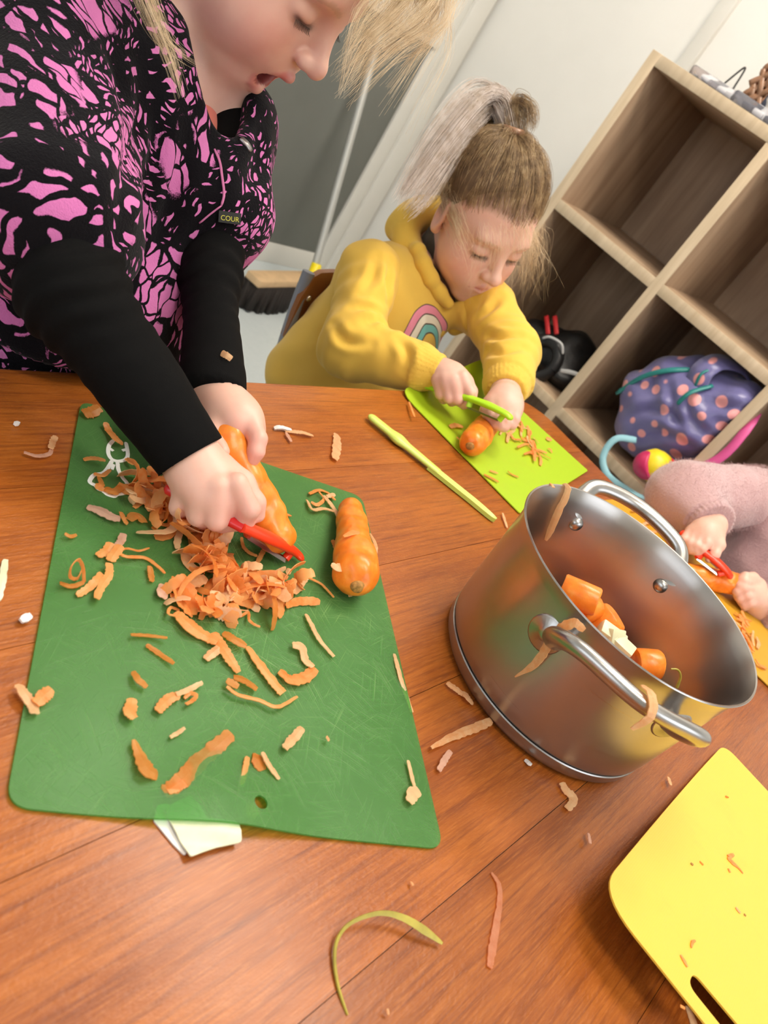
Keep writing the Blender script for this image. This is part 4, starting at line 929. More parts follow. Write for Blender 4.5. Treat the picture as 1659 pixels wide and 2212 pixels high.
# ================================================================== people
SK = (.76, .46, .36)
def hand_tint(V, c): return c
def cap_paths(H, P_loc, n, rs, region, infl=1.05, steps=14, jit=.0025):
    """strands combed from the hairline over the skull to one point"""
    cen = np.array((-.012, 0, .035)); rad = np.array((.087, .072, .078)); out = []
    pd = unit((np.array(P_loc) - cen) / rad)
    cl = []
    while len(cl) < max(30, n // 26):
        v = rs.normal(size=3); v /= np.linalg.norm(v)
        if region(cen + v * rad): cl.append((v, rs.uniform(-.02, .055), rs.normal(size=3) * .05))
    s = np.linspace(0, 1, steps)
    while len(out) < n:
        vc, kc, wv = cl[rs.randint(len(cl))]; v = unit(vc + rs.normal(size=3) * .115)
        if not region(cen + v * rad): continue
        k = infl + kc + rs.uniform(0, .03); pull = (.85 * np.sin(np.clip(s * 1.15, 0, 1) * math.pi * .5))[:, None]
        D0 = v * (1 - pull) + vc * pull; D0 /= np.linalg.norm(D0, axis=1)[:, None]; th = np.arccos(np.clip(D0 @ pd, -1, 1)); th = np.maximum(th, .02)
        if th[0] < .08: continue
        A = (np.sin((1 - s) * th)[:, None] * D0 + np.sin(s * th)[:, None] * pd) / np.sin(th)[:, None] + wv * (np.sin(s * math.pi) ** 2)[:, None]
        lift = 1 + (k - 1) * np.sin(np.clip(s * 1.3, 0, 1) * math.pi * .5)
        L = cen + A * rad * lift[:, None] + rs.normal(size=3) * jit * np.sin(s * math.pi)[:, None]
        out.append(H.ws(L))
    return out
def lock(P, n, rs, spread0, spread1, steps=20, end=.75, curl=.0):
    """a lock of hair along a path; spread grows or shrinks along it, ends uneven"""
    out = []
    Q = catmull(np.array(P), 40)
    for _ in range(n):
        o = rs.normal(size=3); L = end + (1 - end) * rs.uniform(0, 1) ** 1.4; u = np.linspace(0, L, steps)
        C = np.stack([np.interp(u, np.linspace(0, 1, 40), Q[:, i]) for i in range(3)], 1)
        sp = np.interp(u, np.linspace(0, 1, len(np.atleast_1d(spread1)) + 1), [spread0] + list(np.atleast_1d(spread1)))
        o2 = rs.normal(size=3) * curl; C = C + o * sp[:, None] + o2 * (u ** 2)[:, None]
        out.append(C)
    return out
# ---------------------------------------------------------------- child standing at the left
g1 = thing('person', 'child in a pink and black fleece with black sleeves, standing and peeling a carrot', 'person', (-.70, .45, 0))
A1 = np.array([(.8112, .3708, -.4521), (-.4059, .9137, .021), (.4209, .1665, .8917)]).T
U, _, Vt = np.linalg.svd(A1); H1 = Head((-.6787, .5115, .932), U @ Vt)
nb = V3(-.738, .470, .800); shR = V3(-.690, .350, .775); shL = V3(-.690, .545, .775)
elR = at(165, 640, .575); wrR = at(408, 985, .598); elL = at(455, 600, .735); wrL = at(455, 842, .672)
S = Solid(); H1.build(S, 'open')
S.cap(H1.w((-.022, 0, -.055)), nb, .036, .040, .02)
S.ell((-.715, .455, .68), (.075, .10, .15), k=.03).ell((-.70, .44, .50), (.078, .10, .10), k=.03)
S.cap(nb, shR, .035, .034, .03).cap(nb, shL, .035, .034, .03)
S.chain([shR, elR, wrR], [.032, .027, .020], k=.012); S.chain([shL, elL, wrL], [.027, .0205, .0185], k=.012)
for y in (.385, .50): S.chain([(-.705, y, .47), (-.715, y, .25), (-.735, y, .06)], [.058, .042, .030], k=.02); S.cap((-.735, y, .03), (-.655, y + .01, .025), .026, .022, k=.01)
# right fist closed on the peeler
kn = lambda px, py, d: at(px, py, d)
hand(S, [wrR, kn(432, 1020, .600), kn(470, 1062, .600)],
     [[kn(405, 1048, .594), kn(388, 1096, .598), kn(398, 1110, .616), kn(425, 1095, .622)],
      [kn(436, 1050, .587), kn(428, 1115, .593), kn(440, 1124, .612), kn(462, 1108, .620)],
      [kn(474, 1048, .584), kn(468, 1125, .591), kn(480, 1131, .610), kn(498, 1115, .618)],
      [kn(512, 1044, .587), kn(540, 1100, .593), kn(528, 1128, .603), kn(500, 1132, .612)]],
     [kn(480, 1010, .606), kn(525, 1042, .604), kn(552, 1085, .606), kn(556, 1112, .610)], r=.0078, pr=(.021, .021), k=.006)
S.ell(kn(455, 1052, .603), (.026, .026, .017), k=.014)
# left hand round the top of the carrot
hand(S, [wrL, kn(478, 880, .664), kn(510, 912, .655)],
     [[kn(540, 905, .650), kn(557, 948, .640), kn(553, 975, .638), kn(545, 992, .640)],
      [kn(528, 892, .664), kn(548, 935, .662), kn(540, 970, .660), kn(525, 985, .655)],
      [kn(505, 890, .676), kn(520, 930, .678), kn(515, 962, .674), kn(505, 975, .666)],
      [kn(485, 888, .682), kn(495, 925, .684), kn(494, 950, .680), kn(490, 962, .672)]],
     [kn(462, 895, .652), kn(460, 935, .640), kn(468, 962, .632), kn(480, 975, .628)], r=.0078, pr=(.020, .020), k=.006)
S.ell(kn(508, 898, .660), (.024, .024, .018), k=.014)
V, F = S.mesh(.0022)
c = H1.tint(V, 'open', SK); 
for q, rr_, cc in ((kn(540, 1100, .593), .018, (.80, .33, .28)), (kn(555, 990, .640), .016, (.80, .33, .28)), (kn(470, 1130, .60), .03, (.80, .36, .31)), (kn(560, 950, .64), .02, (.80, .36, .30)), (kn(510, 945, .636), .018, (.78, .34, .28))):
    w = np.exp(-(np.linalg.norm(V - q, axis=1) / rr_) ** 2)[:, None] * .5; c = c * (1 - w) + np.array(cc) * w
body1 = mk('body', V, F, M['skin'], g1, col=c)
# black long-sleeved top
def ringfold(V, el, wr, amp):
    ax = unit(wr - el); u = (V - el) @ ax; return amp * np.sin(u * 330 + 2.2 * np.sin((V @ unit(V3(.3, .5, .8))) * 60)) * np.exp(-(u / .05) ** 2)
S = Solid(); S.ell((-.712, .455, .67), (.080, .105, .14), k=.03); S.cap(nb + V3(-.01, 0, -.03), nb + V3(.0, 0, -.06), .050, .062, .03)
S.cut((0, 0, .56), (0, 0, -1)); S.ell(H1.w((.006, 0, -.08)), (.056, .048, .06), k=.006, op=-1)
V, F = S.mesh(.004); top1 = mk('knitted_top', V, F, M['black_knit'], g1)
for s_, el, wr, r0, r1, r2 in ((shR, elR, wrR - (wrR - elR) * .035, .046, .0385, .0285), (shL, elL, wrL, .036, .0275, .0262)):
    ax = unit(wr - el); S = Solid(); S.chain([s_, el, wr + ax * .002], [r0, r1, r2], k=.015); S.cap(wr - ax * .012, wr + ax * .010, r2 + .0008, r2 + .0012, .004); S.cut(wr + ax * .008, ax, .002)
    V, F = S.mesh(.003); N = S.normals(V); V = V + N * (ringfold(V, el, wr, .0016) + ringfold(V, s_ * .35 + el * .65, wr, .0018) + wobble(V, 12, 45, .0022))[:, None]
    mk('sleeve', V, F, M['black_knit'], g1)
# coral shirt showing in the neckline
S = Solid(); S.cap(nb + V3(.0, 0, -.025), nb + V3(.025, .0, -.07), .058, .070, .02); S.ell((-.70, .455, .70), (.086, .105, .10), k=.03)
S.cut(nb + V3(.02, 0, .004), unit(V3(.35, 0, 1)), .004); S.ell(H1.w((.004, 0, -.08)), (.060, .051, .06), k=.004, op=-1)
solid_obj('coral_shirt', S, .003, M['coral'], g1)
# fleece with short wide sleeves, hanging over the table edge
S = Solid()
S.ell((-.705, .455, .715), (.105, .130, .125), k=.04).ell((-.672, .430, .625), (.125, .150, .115), k=.05).ell((-.645, .420, .575), (.140, .158, .09), k=.05)
S.cap(nb + V3(-.012, 0, -.012), shR + V3(0, 0, -.012), .058, .056, .03).cap(nb + V3(-.012, 0, -.012), shL + V3(0, 0, -.012), .058, .048, .03)
S.cap(shR + V3(.0, 0, -.01), at(112, 460, .592), .058, .071, .03); S.cap(shL + V3(0, 0, -.008), shL * .40 + elL * .60, .046, .050, .03)
ax = unit(at(112, 460, .592) - shR); S.ell(nb + V3(.060, .022, -.010), (.060, .040, .062), k=.010, op=-1)
S.ell(H1.w((.006, 0, -.07)), (.052, .045, .062), k=.008, op=-1)
sleeve_end = at(118, 478, .592)
V, F = S.mesh(.004)
# hems: bottom above the table, sleeve mouths square to the arms
S2 = Solid(); S2.p = list(S.p); S2.cut((0, 0, .5755), (0, 0, -1), .006)
V, F = S2.mesh(.004); N = S2.normals(V)
V = V + N * (wobble(V, 21, 38, .0042) + wobble(V, 22, 85, .0016))[:, None]; V = crease(V, F, N, [[(300, 130), (292, 260), (270, 400), (255, 500)], [(330, 180), (335, 300), (325, 420)], [(230, 90), (262, 200), (268, 330)], [(395, 300), (370, 430), (330, 560)], [(560, 250), (556, 350), (520, 450)]], .0045, .008); V[:, 2] = np.maximum(V[:, 2], .5745)
fl = mk('fleece_jacket', V, F, M['fleece'], g1)
SK_ = Solid(); SK_.ell((-.672, .425, .58), (.128, .152, .11), k=.02).ell((-.665, .42, .53), (.130, .150, .09), k=.03); SK_.cut((-.5385, 0, 0), (1, 0, 0), .006); SK_.cut((0, 0, .495), (0, 0, -1), .006); SK_.cut((0, 0, .60), (0, 0, 1), .004)
solid_obj('jacket_hem', SK_, .005, M['fleece'], g1, [(21, 38, .003)])
T1 = bvh(V, F)
def on_cloth(T, pts, w, mat, name, par, lift=.0012, thick=.0012):
    R_ = [hit(T, *p, lift) for p in pts]; R_ = [x for x in R_ if x[0] is not None]
    if len(R_) < 2: return None
    Q = np.array([x[0] for x in R_]); Vv, Ff = ribbon_geo(Q, w, thick, up=np.mean([x[1] for x in R_], 0), rough=.05, n=len(Q) * 3); return mk(name, Vv, Ff, mat, par)
M['thread'] = plain('pink_thread', (.55, .16, .33), .8); M['zip_metal'] = plain('zip_metal', (.35, .33, .33), .35, .9); M['label_black'] = plain('label_black', (.012, .012, .010), .7); M['label_yellow'] = plain('label_yellow', (.55, .50, .06), .6)
on_cloth(T1, [(462, 322), (474, 350), (480, 385), (484, 420), (478, 445)], .0022, M['thread'], 'stitched_seam', fl)
on_cloth(T1, [(478, 445), (455, 462), (430, 482)], .0016, M['thread'], 'stitched_seam', fl)
on_cloth(T1, [(520, 300), (532, 312), (540, 326)], .006, M['zip_metal'], 'zip_end', fl, .002, .003)
# trousers
S = Solid(); S.ell((-.70, .44, .47), (.088, .115, .10), k=.02)
for y in (.385, .50): S.chain([(-.705, y, .46), (-.715, y, .25), (-.735, y, .07)], [.066, .050, .040], k=.02)
S.cut((0, 0, .552), (0, 0, 1), .004); solid_obj('trousers', S, .008, M['navy_cotton'], g1)
# hair
S = Solid(); S.ell(H1.w((-.020, 0, .040)), (.090, .077, .082), H1.A, .01); S.ell(H1.w((.085, 0, -.02)), (.075, .085, .095), H1.A, .01, -1); S.ell(H1.w((.0, 0, -.085)), (.10, .10, .08), H1.A, .012, -1)
o = solid_obj('hair', S, .004, M['scalp_blond'], g1); rs = np.random.RandomState(3)
reg1 = lambda q: not (q[0] > .035 and q[2] < .075) and q[2] > .0 - .03 * (q[0] < -.02)
P = cap_paths(H1, (-.092, 0, .030), 4200, rs, reg1, 1.05)
P += lock([H1.w((-.092, 0, .030)), H1.w((-.118, 0, .015)), H1.w((-.125, 0, -.05)), H1.w((-.110, .0, -.15))], 900, rs, .008, [.014, .016, .010], curl=.008)
for (p0, p1, p2, p3, n, s0, s1, cu) in (
        ((900, -70, .645), (850, 20, .622), (790, 85, .612), (738, 190, .608), 170, .009, [.008, .006, .005], .009), ((925, -85, .650), (930, 30, .630), (850, 100, .618), (735, 205, .612), 180, .010, [.008, .005, .006], .010), ((915, -80, .650), (900, 20, .63), (810, 95, .615), (722, 165, .610), 150, .010, [.009, .006, .004], .010),
        ((935, -85, .652), (960, 30, .64), (900, 110, .63), (838, 190, .622), 70, .008, [.010, .010, .012], .014), ((880, -70, .65), (850, 10, .625), (780, 70, .612), (745, 130, .608), 110, .009, [.007, .006, .004], .008),
        ((860, -60, .64), (800, 10, .62), (765, 60, .612), (735, 215, .612), 60, .008, [.006, .003, .003], .006), ((920, -85, .648), (930, 50, .635), (880, 150, .63), (815, 250, .625), 48, .010, [.012, .014, .018], .02)):
    
    mid = [H1.w((-.03, .0, .115)), H1.w((.035, .002, .112)), at(*p0), at(*p1), at(*p2), at(*p3)]
    for q in range(max(4, n // 10)):                       # thin sub-locks
        o1 = rs.normal(size=3); P += lock([p + o1 * w_ for p, w_ in zip(mid, (.018, .016, s0 * 1.2, s1[0], s1[1] * .9, s1[2] * .9))], 16, rs, .0028, [.0028, .0026, .0022, .0018, .0016], steps=26, curl=cu * .22, end=.72)
for pts, n in (([(305, -60, .60), (335, 40, .597), (370, 130, .603), (398, 218, .612)], 26), ([(300, -60, .60), (340, 60, .600), (380, 110, .607), (428, 140, .62)], 14)): P += lock([H1.w((-.05, -.045, .075)), H1.w((-.055, -.088, .0)), H1.w((-.05, -.088, -.06))] + [at(*p) for p in pts], n * 3, rs, .012, [.009, .007, .005, .0035, .0025, .002], steps=30, curl=.002, end=.85)
strands('hair_strands', P, M['hair_blond'], o, .00013, .00005)
H1.lashes(body1)
# small woven label at the jacket front
def text_at(word, p, right, upv, size, mat, parent, name):
    cu = bpy.data.curves.new(name, 'FONT'); cu.body = word; cu.size = size; cu.align_x = 'CENTER'; cu.align_y = 'CENTER'; cu.extrude = .0002
    o = bpy.data.objects.new(name, cu); COL.objects.link(o); cu.materials.append(mat); o.parent = parent; n = unit(np.cross(right, upv)); upv = np.cross(n, right); b = p - base_of(parent)
    o.matrix_local = Matrix([[right[i], upv[i], n[i], b[i]] for i in range(3)] + [[0, 0, 0, 1]])
    bpy.context.view_layer.update(); me = bpy.data.meshes.new_from_object(o.evaluated_get(bpy.context.evaluated_depsgraph_get())); o2 = bpy.data.objects.new(name, me); COL.objects.link(o2); o2.parent = parent; o2.matrix_local = o.matrix_local.copy(); bpy.data.objects.remove(o); o2.name = name; return o2
h, n = hit(T1, 495, 470)
if h is not None:
    rt = unit(at(500, 494, .7) - at(475, 490, .7)); rt = unit(rt - n * (rt @ n)); up_ = np.cross(n, rt); w_, h_ = .0105, .0050; V = []
    for k in (.0015, .0004):
        for a, b in ((-1, -1), (1, -1), (1, 1), (-1, 1)): V.append(h + rt * a * w_ + up_ * b * h_ + n * k)
    mk('woven_label', V, [[0, 1, 2, 3], [7, 6, 5, 4], [0, 4, 5, 1], [1, 5, 6, 2], [2, 6, 7, 3], [3, 7, 4, 0]], M['label_black'], fl, smooth=False)
    text_at('COUR', h + n * .0018 - up_ * .001, rt, up_, .0062, M['label_yellow'], fl, 'label_letters')
# ---------------------------------------------------------------- child in the yellow hoodie, sitting
g2 = thing('person', 'child with a high ponytail in a yellow rainbow hoodie, sitting and peeling a carrot', 'person', (-.74, 1.03, 0))
A2 = np.array([(.933, -.203, -.296), (.2755, .934, .226), (.231, -.293, .928)]).T
U, _, Vt = np.linalg.svd(A2); H2 = Head((-.701, 1.052, .766), U @ Vt)
nb = H2.w((-.042, 0, -.128)); shR = at(800, 590, 1.185); shL = at(1050, 655, 1.265)
elR = at(757, 748, 1.125); wrR = at(948, 806, 1.092); elL = at(1104, 765, 1.20); wrL = at(1092, 846, 1.125)
S = Solid(); H2.build(S, 'closed'); S.cap(H2.w((-.022, 0, -.055)), nb, .036, .040, .02)
S.ell((-.745, 1.03, .52), (.075, .10, .13), k=.03).ell((-.735, 1.03, .40), (.09, .11, .08), k=.03)
S.cap(nb, shR, .032, .032, .03).cap(nb, shL, .032, .032, .03)
S.chain([shR, elR, wrR], [.032, .027, .020], k=.012); S.chain([shL, elL, wrL], [.032, .027, .020], k=.012)
for y in (.96, 1.09): S.chain([(-.73, y, .38), (-.50, y, .36), (-.47, y, .06)], [.058, .045, .030], k=.02); S.cap((-.47, y, .03), (-.39, y, .025), .026, .022, k=.01)
kn = at
hand(S, [wrR, kn(968, 815, 1.085), kn(985, 828, 1.080)],
     [[kn(945, 820, 1.072), kn(952, 852, 1.072), kn(958, 862, 1.088), kn(965, 852, 1.096)],
      [kn(962, 822, 1.066), kn(970, 860, 1.066), kn(976, 867, 1.082), kn(980, 856, 1.092)],
      [kn(980, 822, 1.063), kn(988, 862, 1.064), kn(994, 868, 1.080), kn(996, 856, 1.090)],
      [kn(1000, 815, 1.064), kn(1016, 848, 1.064), kn(1010, 870, 1.072), kn(1002, 876, 1.080)]],
     [kn(985, 802, 1.085), kn(1008, 825, 1.086), kn(1020, 845, 1.084), kn(1022, 856, 1.080)], r=.0074, pr=(.020, .020), k=.006)
S.ell(kn(978, 822, 1.080), (.025, .025, .017), k=.014)
hand(S, [wrL, kn(1092, 862, 1.095), kn(1092, 885, 1.080)],
     [[kn(1062, 872, 1.076), kn(1060, 898, 1.062), kn(1072, 915, 1.058), kn(1085, 922, 1.060)],
      [kn(1080, 878, 1.070), kn(1076, 908, 1.056), kn(1082, 920, 1.056), kn(1090, 922, 1.060)],
      [kn(1098, 880, 1.070), kn(1094, 912, 1.058), kn(1090, 922, 1.058), kn(1088, 920, 1.064)],
      [kn(1114, 876, 1.074), kn(1112, 906, 1.064), kn(1106, 918, 1.064), kn(1098, 920, 1.068)]],
     [kn(1070, 862, 1.090), kn(1056, 872, 1.084), kn(1048, 886, 1.076), kn(1050, 896, 1.070)], r=.0074, pr=(.020, .021), k=.006)
S.ell(kn(1092, 872, 1.085), (.025, .025, .018), k=.014)
V, F = S.mesh(.0022); c = H2.tint(V, 'closed', SK)
for q, rr_ in ((kn(985, 862, 1.066), .025), (kn(1090, 915, 1.06), .022)):
    w = np.exp(-(np.linalg.norm(V - q, axis=1) / rr_) ** 2)[:, None] * .45; c = c * (1 - w) + np.array((.80, .36, .30)) * w
L_ = H2.l(V); hm = np.clip((L_[:, 2] - np.where(L_[:, 0] > .055, .058, np.where(L_[:, 0] > 0, .020 + .7 * L_[:, 0], -.01))) / .012, 0, 1) * (np.linalg.norm(L_, axis=1) < .16) * .75
c = c * (1 - hm[:, None]) + np.array((.22, .14, .075)) * hm[:, None]
body2 = mk('body', V, F, M['skin'], g2, col=c); H2.lashes(body2)
S = Solid()
S.ell((-.742, 1.025, .545), (.095, .122, .125), k=.04).ell((-.728, 1.02, .455), (.112, .140, .10), k=.05).ell((-.735, 1.02, .40), (.125, .150, .07), k=.04)
S.cap(nb + V3(0, 0, -.03), shR + V3(0, 0, -.012), .055, .050, .03).cap(nb + V3(0, 0, -.03), shL + V3(0, 0, -.012), .055, .050, .03)
S.ell(H2.w((.012, 0, -.085)), (.060, .056, .060), k=.010, op=-1); S.cut((0, 0, .355), (0, 0, -1), .01)
V, F = S.mesh(.0035); N = S.normals(V); V = V + N * (wobble(V, 31, 55, .0035) + wobble(V, 32, 110, .0014))[:, None]
# hoodie with a printed rainbow
t = NT('hoodie_with_rainbow'); P0 = t.n('ShaderNodeTexCoord').outputs['Object']
pc, _n = hit(bvh(V, F), 928, 766)
if pc is None: pc = at(928, 766, 1.2)
uu = unit(at(990, 800, 1.10) - at(860, 728, 1.10)); vv = unit(at(965, 705, 1.12) - at(925, 770, 1.10)); vv = unit(vv - uu * (uu @ vv))
def dotp(a, o): s_ = t.n('ShaderNodeVectorMath', operation='SUBTRACT'); t.l(P0, s_.inputs[0]); s_.inputs[1].default_value = tuple(o - base_of(g2)); d_ = t.n('ShaderNodeVectorMath', operation='DOT_PRODUCT'); t.l(s_.outputs[0], d_.inputs[0]); d_.inputs[1].default_value = tuple(a); return d_.outputs['Value']
du, dv_, dx = dotp(uu, pc), dotp(vv, pc), dotp(np.cross(uu, vv), pc)
rad = t.math('SQRT', t.math('ADD', t.math('MULTIPLY', du, du), t.math('POWER', t.math('MAXIMUM', dv_, 0.0), 2.0)))
ysh = (.80, .52, .085)
cc = t.ramp(t.math('MULTIPLY', rad, 10.0), [(0, ysh), (.195, (.10, .07, .05)), (.210, (.17, .50, .47)), (.285, (.10, .07, .05)), (.300, (.80, .74, .60)), (.385, (.10, .07, .05)), (.400, (.80, .27, .37)), (.490, (.10, .07, .05)), (.505, ysh)], 'CONSTANT')
base = t.mix(t.noise(P0, 25, 4), (.74, .46, .07), ysh)
msk = t.math('MULTIPLY', t.math('MULTIPLY', t.math('GREATER_THAN', dv_, -.055), t.math('GREATER_THAN', dx, -.09)), t.math('MULTIPLY', t.math('LESS_THAN', rad, .0505), t.math('GREATER_THAN', rad, .0195)))
t.set(Base_Color=t.mix(msk, base, cc), Roughness=.9, Sheen_Weight=.15); t.bump(t.noise(P0, 700, 3, .7), .12, .0006); M['hoodie_print'] = t.m
V = crease(V, F, N, [[(905, 660), (900, 720), (885, 770)], [(1010, 660), (1020, 700), (1035, 730)], [(690, 760), (735, 790), (790, 815)], [(700, 720), (720, 770), (760, 800)]], .004, .007)
T2 = bvh(V, F)
ho = mk('hoodie', V, F, M['hoodie_print'], g2)
# sleeves: full, wrinkled, gathered into ribbed cuffs
def sleeve(name, sh_, el, wr, r, mat, par, seed, folds, cuff=.034, res=.003, cr=()):
    ax = unit(wr - el); L = np.linalg.norm(wr - el); cs = wr - ax * cuff
    S = Solid(); S.chain([sh_, el, cs], r[:3], k=.02); S.cap(cs, wr + ax * .002, r[3], r[4], .006); S.cut(wr + ax * .002, ax, .002)
    V, F = S.mesh(res); N = S.normals(V); u1 = (V - sh_) @ unit(el - sh_); u2 = (V - el) @ ax
    d = wobble(V, seed, 50, .0032) + wobble(V, seed + 9, 110, .0012)
    for (q, dr, wl, am, ext) in folds:
        x = (V - q) @ unit(dr); d += am * np.sin(x / wl * 6.283 + wobble(V, seed + 3, 45, 2.4)) * np.exp(-(np.linalg.norm(V - q, axis=1) / ext) ** 2)
    inc = (u2 > L - cuff) & (np.linalg.norm(V - wr, axis=1) < .06)
    side = np.cross(ax, V3(.3, .2, .9)); ang = np.arctan2((V - wr) @ unit(side), (V - wr) @ unit(np.cross(ax, side)))
    d = np.where(inc, .0006 * np.sign(np.sin(ang * 34)), d); V = crease(V, F, N, cr, .005, .0062); return (FZ.append((V, N)) if mat == M['pink_fluff'] else None, mk(name, V + N * d[:, None], F, mat, par))[1]
sleeve('sleeve', shR, elR, wrR, [.049, .044, .036, .030, .0265], M['hoodie_yellow'], g2, 41, [(elR, unit(wrR - shR) + .3 * V3(0, 0, 1), .027, .0045, .04), (shR * .6 + elR * .4, elR - shR + V3(0, .03, .02), .04, .0030, .05), (wrR * .55 + elR * .45, wrR - elR + V3(0, 0, .05), .026, .0020, .03)], cr=[[(790, 700), (815, 692), (845, 712)], [(762, 668), (800, 672), (838, 690)], [(845, 560), (838, 610), (842, 655)], [(815, 555), (805, 600), (780, 640)], [(720, 700), (745, 735), (800, 742)], [(860, 730), (880, 760), (875, 800)]])
sleeve('sleeve', shL, elL, wrL, [.047, .043, .036, .031, .029], M['hoodie_yellow'], g2, 47, [(elL, wrL - shL, .026, .0040, .04), (shL, elL - shL + V3(0, .04, 0), .04, .003, .06)], cuff=.022, cr=[[(1040, 720), (1075, 730), (1120, 725)], [(1050, 760), (1085, 765), (1130, 752)], [(1030, 690), (1060, 670), (1080, 640)]])
# hood lying on the back and round the neck
P = [H2.w((.080, -.012, -.168)), H2.w((.052, -.058, -.130)), H2.w((-.035, -.082, -.088)), H2.w((-.090, -.045, -.080)), H2.w((-.098, .03, -.080)), H2.w((-.04, .080, -.085)), H2.w((.052, .058, -.130)), H2.w((.080, .012, -.168))]
Q = catmull(P, 46); S = Solid(); S.chain(Q[::2], np.interp(np.linspace(0, 1, 23), [0, .25, .5, .75, 1], [.012, .018, .022, .018, .012]), k=.014); S.chain([Q[16] + V3(-.01, 0, -.02), Q[23] + V3(-.02, 0, -.03), Q[30] + V3(-.01, 0, -.02)], [.022, .028, .022], k=.02)
HV = [hit(T2, *p, .006)[0] for p in ((890, 522), (898, 548), (908, 574), (922, 602), (942, 632), (966, 656))]; HV = [h for h in HV if h is not None]
if len(HV) > 2: S.chain([Q[8]] + HV if np.linalg.norm(Q[8] - HV[0]) < .08 else HV, [.012] * 1 + [.0105] * (len(HV) - (0 if np.linalg.norm(Q[8] - HV[0]) < .08 else 1)), k=.012)
solid_obj('hood', S, .003, M['hoodie_yellow'], g2, [(51, 90, .0018)])
S = Solid(); S.cap(H2.w((-.02, 0, -.072)), H2.w((-.015, 0, -.14)), .049, .062, .01); S.ell(H2.w((.060, 0, -.09)), (.05, .046, .05), H2.A, .006, -1); S.cut(H2.w((-.02, 0, -.070)), H2.A @ V3(0, 0, 1), .006)
solid_obj('neck_warmer', S, .003, M['grey_knit'], g2, [(52, 150, .0015)])
S = Solid()
for y in (.955, 1.095): S.chain([(-.73, y, .385), (-.50, y, .365), (-.47, y, .07)], [.068, .054, .042], k=.02)
solid_obj('trousers', S, .008, M['navy_cotton'], g2)
# hair: scalp layer, combed strands, ponytail
PT = (-.052, 0, .112)
S = Solid(); S.ell(H2.w((-.014, 0, .038)), (.0890, .0750, .0810), H2.A, .01); S.ell(H2.w((.088, 0, -.005)), (.088, .100, .098), H2.A, .03, -1); S.ell(H2.w((.0, 0, -.085)), (.12, .12, .112), H2.A, .012, -1)
o = solid_obj('hair', S, .0035, M['scalp'], g2)
rs = np.random.RandomState(5)
def reg2(q):
    q = q + rs.normal(size=3) * (0, 0, .006)
    if q[0] > .055: return q[2] > .050 + .05 * abs(q[1]) * 2
    if q[0] > .0: return q[2] > .004 + .70 * (q[0])
    return q[2] > -.020 if q[0] > -.04 else q[2] > -.045
P = cap_paths(H2, PT, 6500, rs, reg2, 1.09, 14, .0032); strands('hair_strands', P, M['hair_mixed'], o, .00017, .00010)
pt = H2.w(PT)
V, Fc = lathe_geo([(.0125, -.005), (.0165, -.003), (.0175, .001), (.0165, .005), (.0125, .006)], pt + H2.A @ V3(-.004, 0, .006), 24, H2.A @ V3(-.5, 0, 1)); mk('hair_tie', V, Fc, M['weave'], o)
e0 = at(*[proj(pt)[i] for i in range(3)])
px0, py0, dp = proj(pt)
tail = []; gold = []; kt = 0
for (pts, n, s0, s1, cu) in (
    ([(px0, py0, dp), (1078, 222, dp + .01), (1030, 222, dp), (960, 300, dp - .03), (900, 385, dp - .05), (862, 440, dp - .06)], 1100, .006, [.012, .015, .012, .008], .008),
    ([(px0, py0, dp), (1085, 228, dp + .02), (1045, 225, dp + .02), (975, 320, dp), (915, 420, dp - .02), (880, 460, dp - .03)], 800, .006, [.011, .014, .012, .008], .008),
    ([(px0, py0, dp), (1090, 240, dp + .03), (1060, 250, dp + .03), (1000, 340, dp + .02), (950, 410, dp + .01), (925, 440, dp + .01)], 600, .006, [.010, .012, .011, .006], .006),
    ([(px0, py0, dp), (1110, 225, dp), (1140, 232, dp - .01), (1146, 262, dp - .01), (1140, 285, dp)], 420, .005, [.007, .009, .008], .004)):
    mid = [at(*p) for p in pts]; sp = np.interp(np.linspace(0, 1, len(mid)), np.linspace(0, 1, len(s1) + 1), [s0 * .8] + [x * .78 for x in s1])
    for q in range(max(8, n // 45)):
        o1 = rs.normal(size=3); (gold if kt > 1 else tail).extend(lock([p + o1 * w_ for p, w_ in zip(mid, sp)], 45, rs, .003, [.0036, .0034, .003], steps=22, end=.62, curl=cu * .3))
    kt += 1
strands('ponytail', tail, M['hair_tail'], o, .00022, .00008); strands('ponytail', gold, M['hair_mixed'], o, .0002, .00008)
fly = []
for _ in range(170):                                         # loose fine hairs round the face and hairline
    u = rs.uniform(-1, 1); a = H2.w((.058 + rs.uniform(-.02, .015), u * .055, .070 - .035 * abs(u) + rs.normal() * .006)); 
    dr = H2.A @ V3(.035 + rs.uniform(0, .03), u * .02 + .012, -.025 - rs.uniform(0, .05)); fly.append(catmull([a, a + dr * .4 + rs.normal(size=3) * .006 + H2.A @ V3(.012, 0, .006), a + dr * rs.uniform(.8, 1.4) + rs.normal(size=3) * .009], 12))
for _ in range(120):
    a = H2.w((.03 + rs.normal() * .012, .070 + rs.normal() * .004, .02 + rs.normal() * .02)); dr = H2.A @ V3(.03, .015, -.045); fly.append(catmull([a, a + dr * .5 + rs.normal(size=3) * .008, a + dr * rs.uniform(.8, 1.5) + rs.normal(size=3) * .013], 12))
for _ in range(230):
    a = H2.w((.0 + rs.normal() * .02, -.071 - rs.uniform(0, .006), .016 + rs.normal() * .010)); dr = H2.A @ V3(.055, .006, -.006); fly.append(catmull([a, a + dr * .5 + rs.normal(size=3) * .004, a + dr * rs.uniform(.6, 1.2) + rs.normal(size=3) * .006], 12))
strands('loose_hairs', fly, M['hair_blond'], o, .00012, .00004)
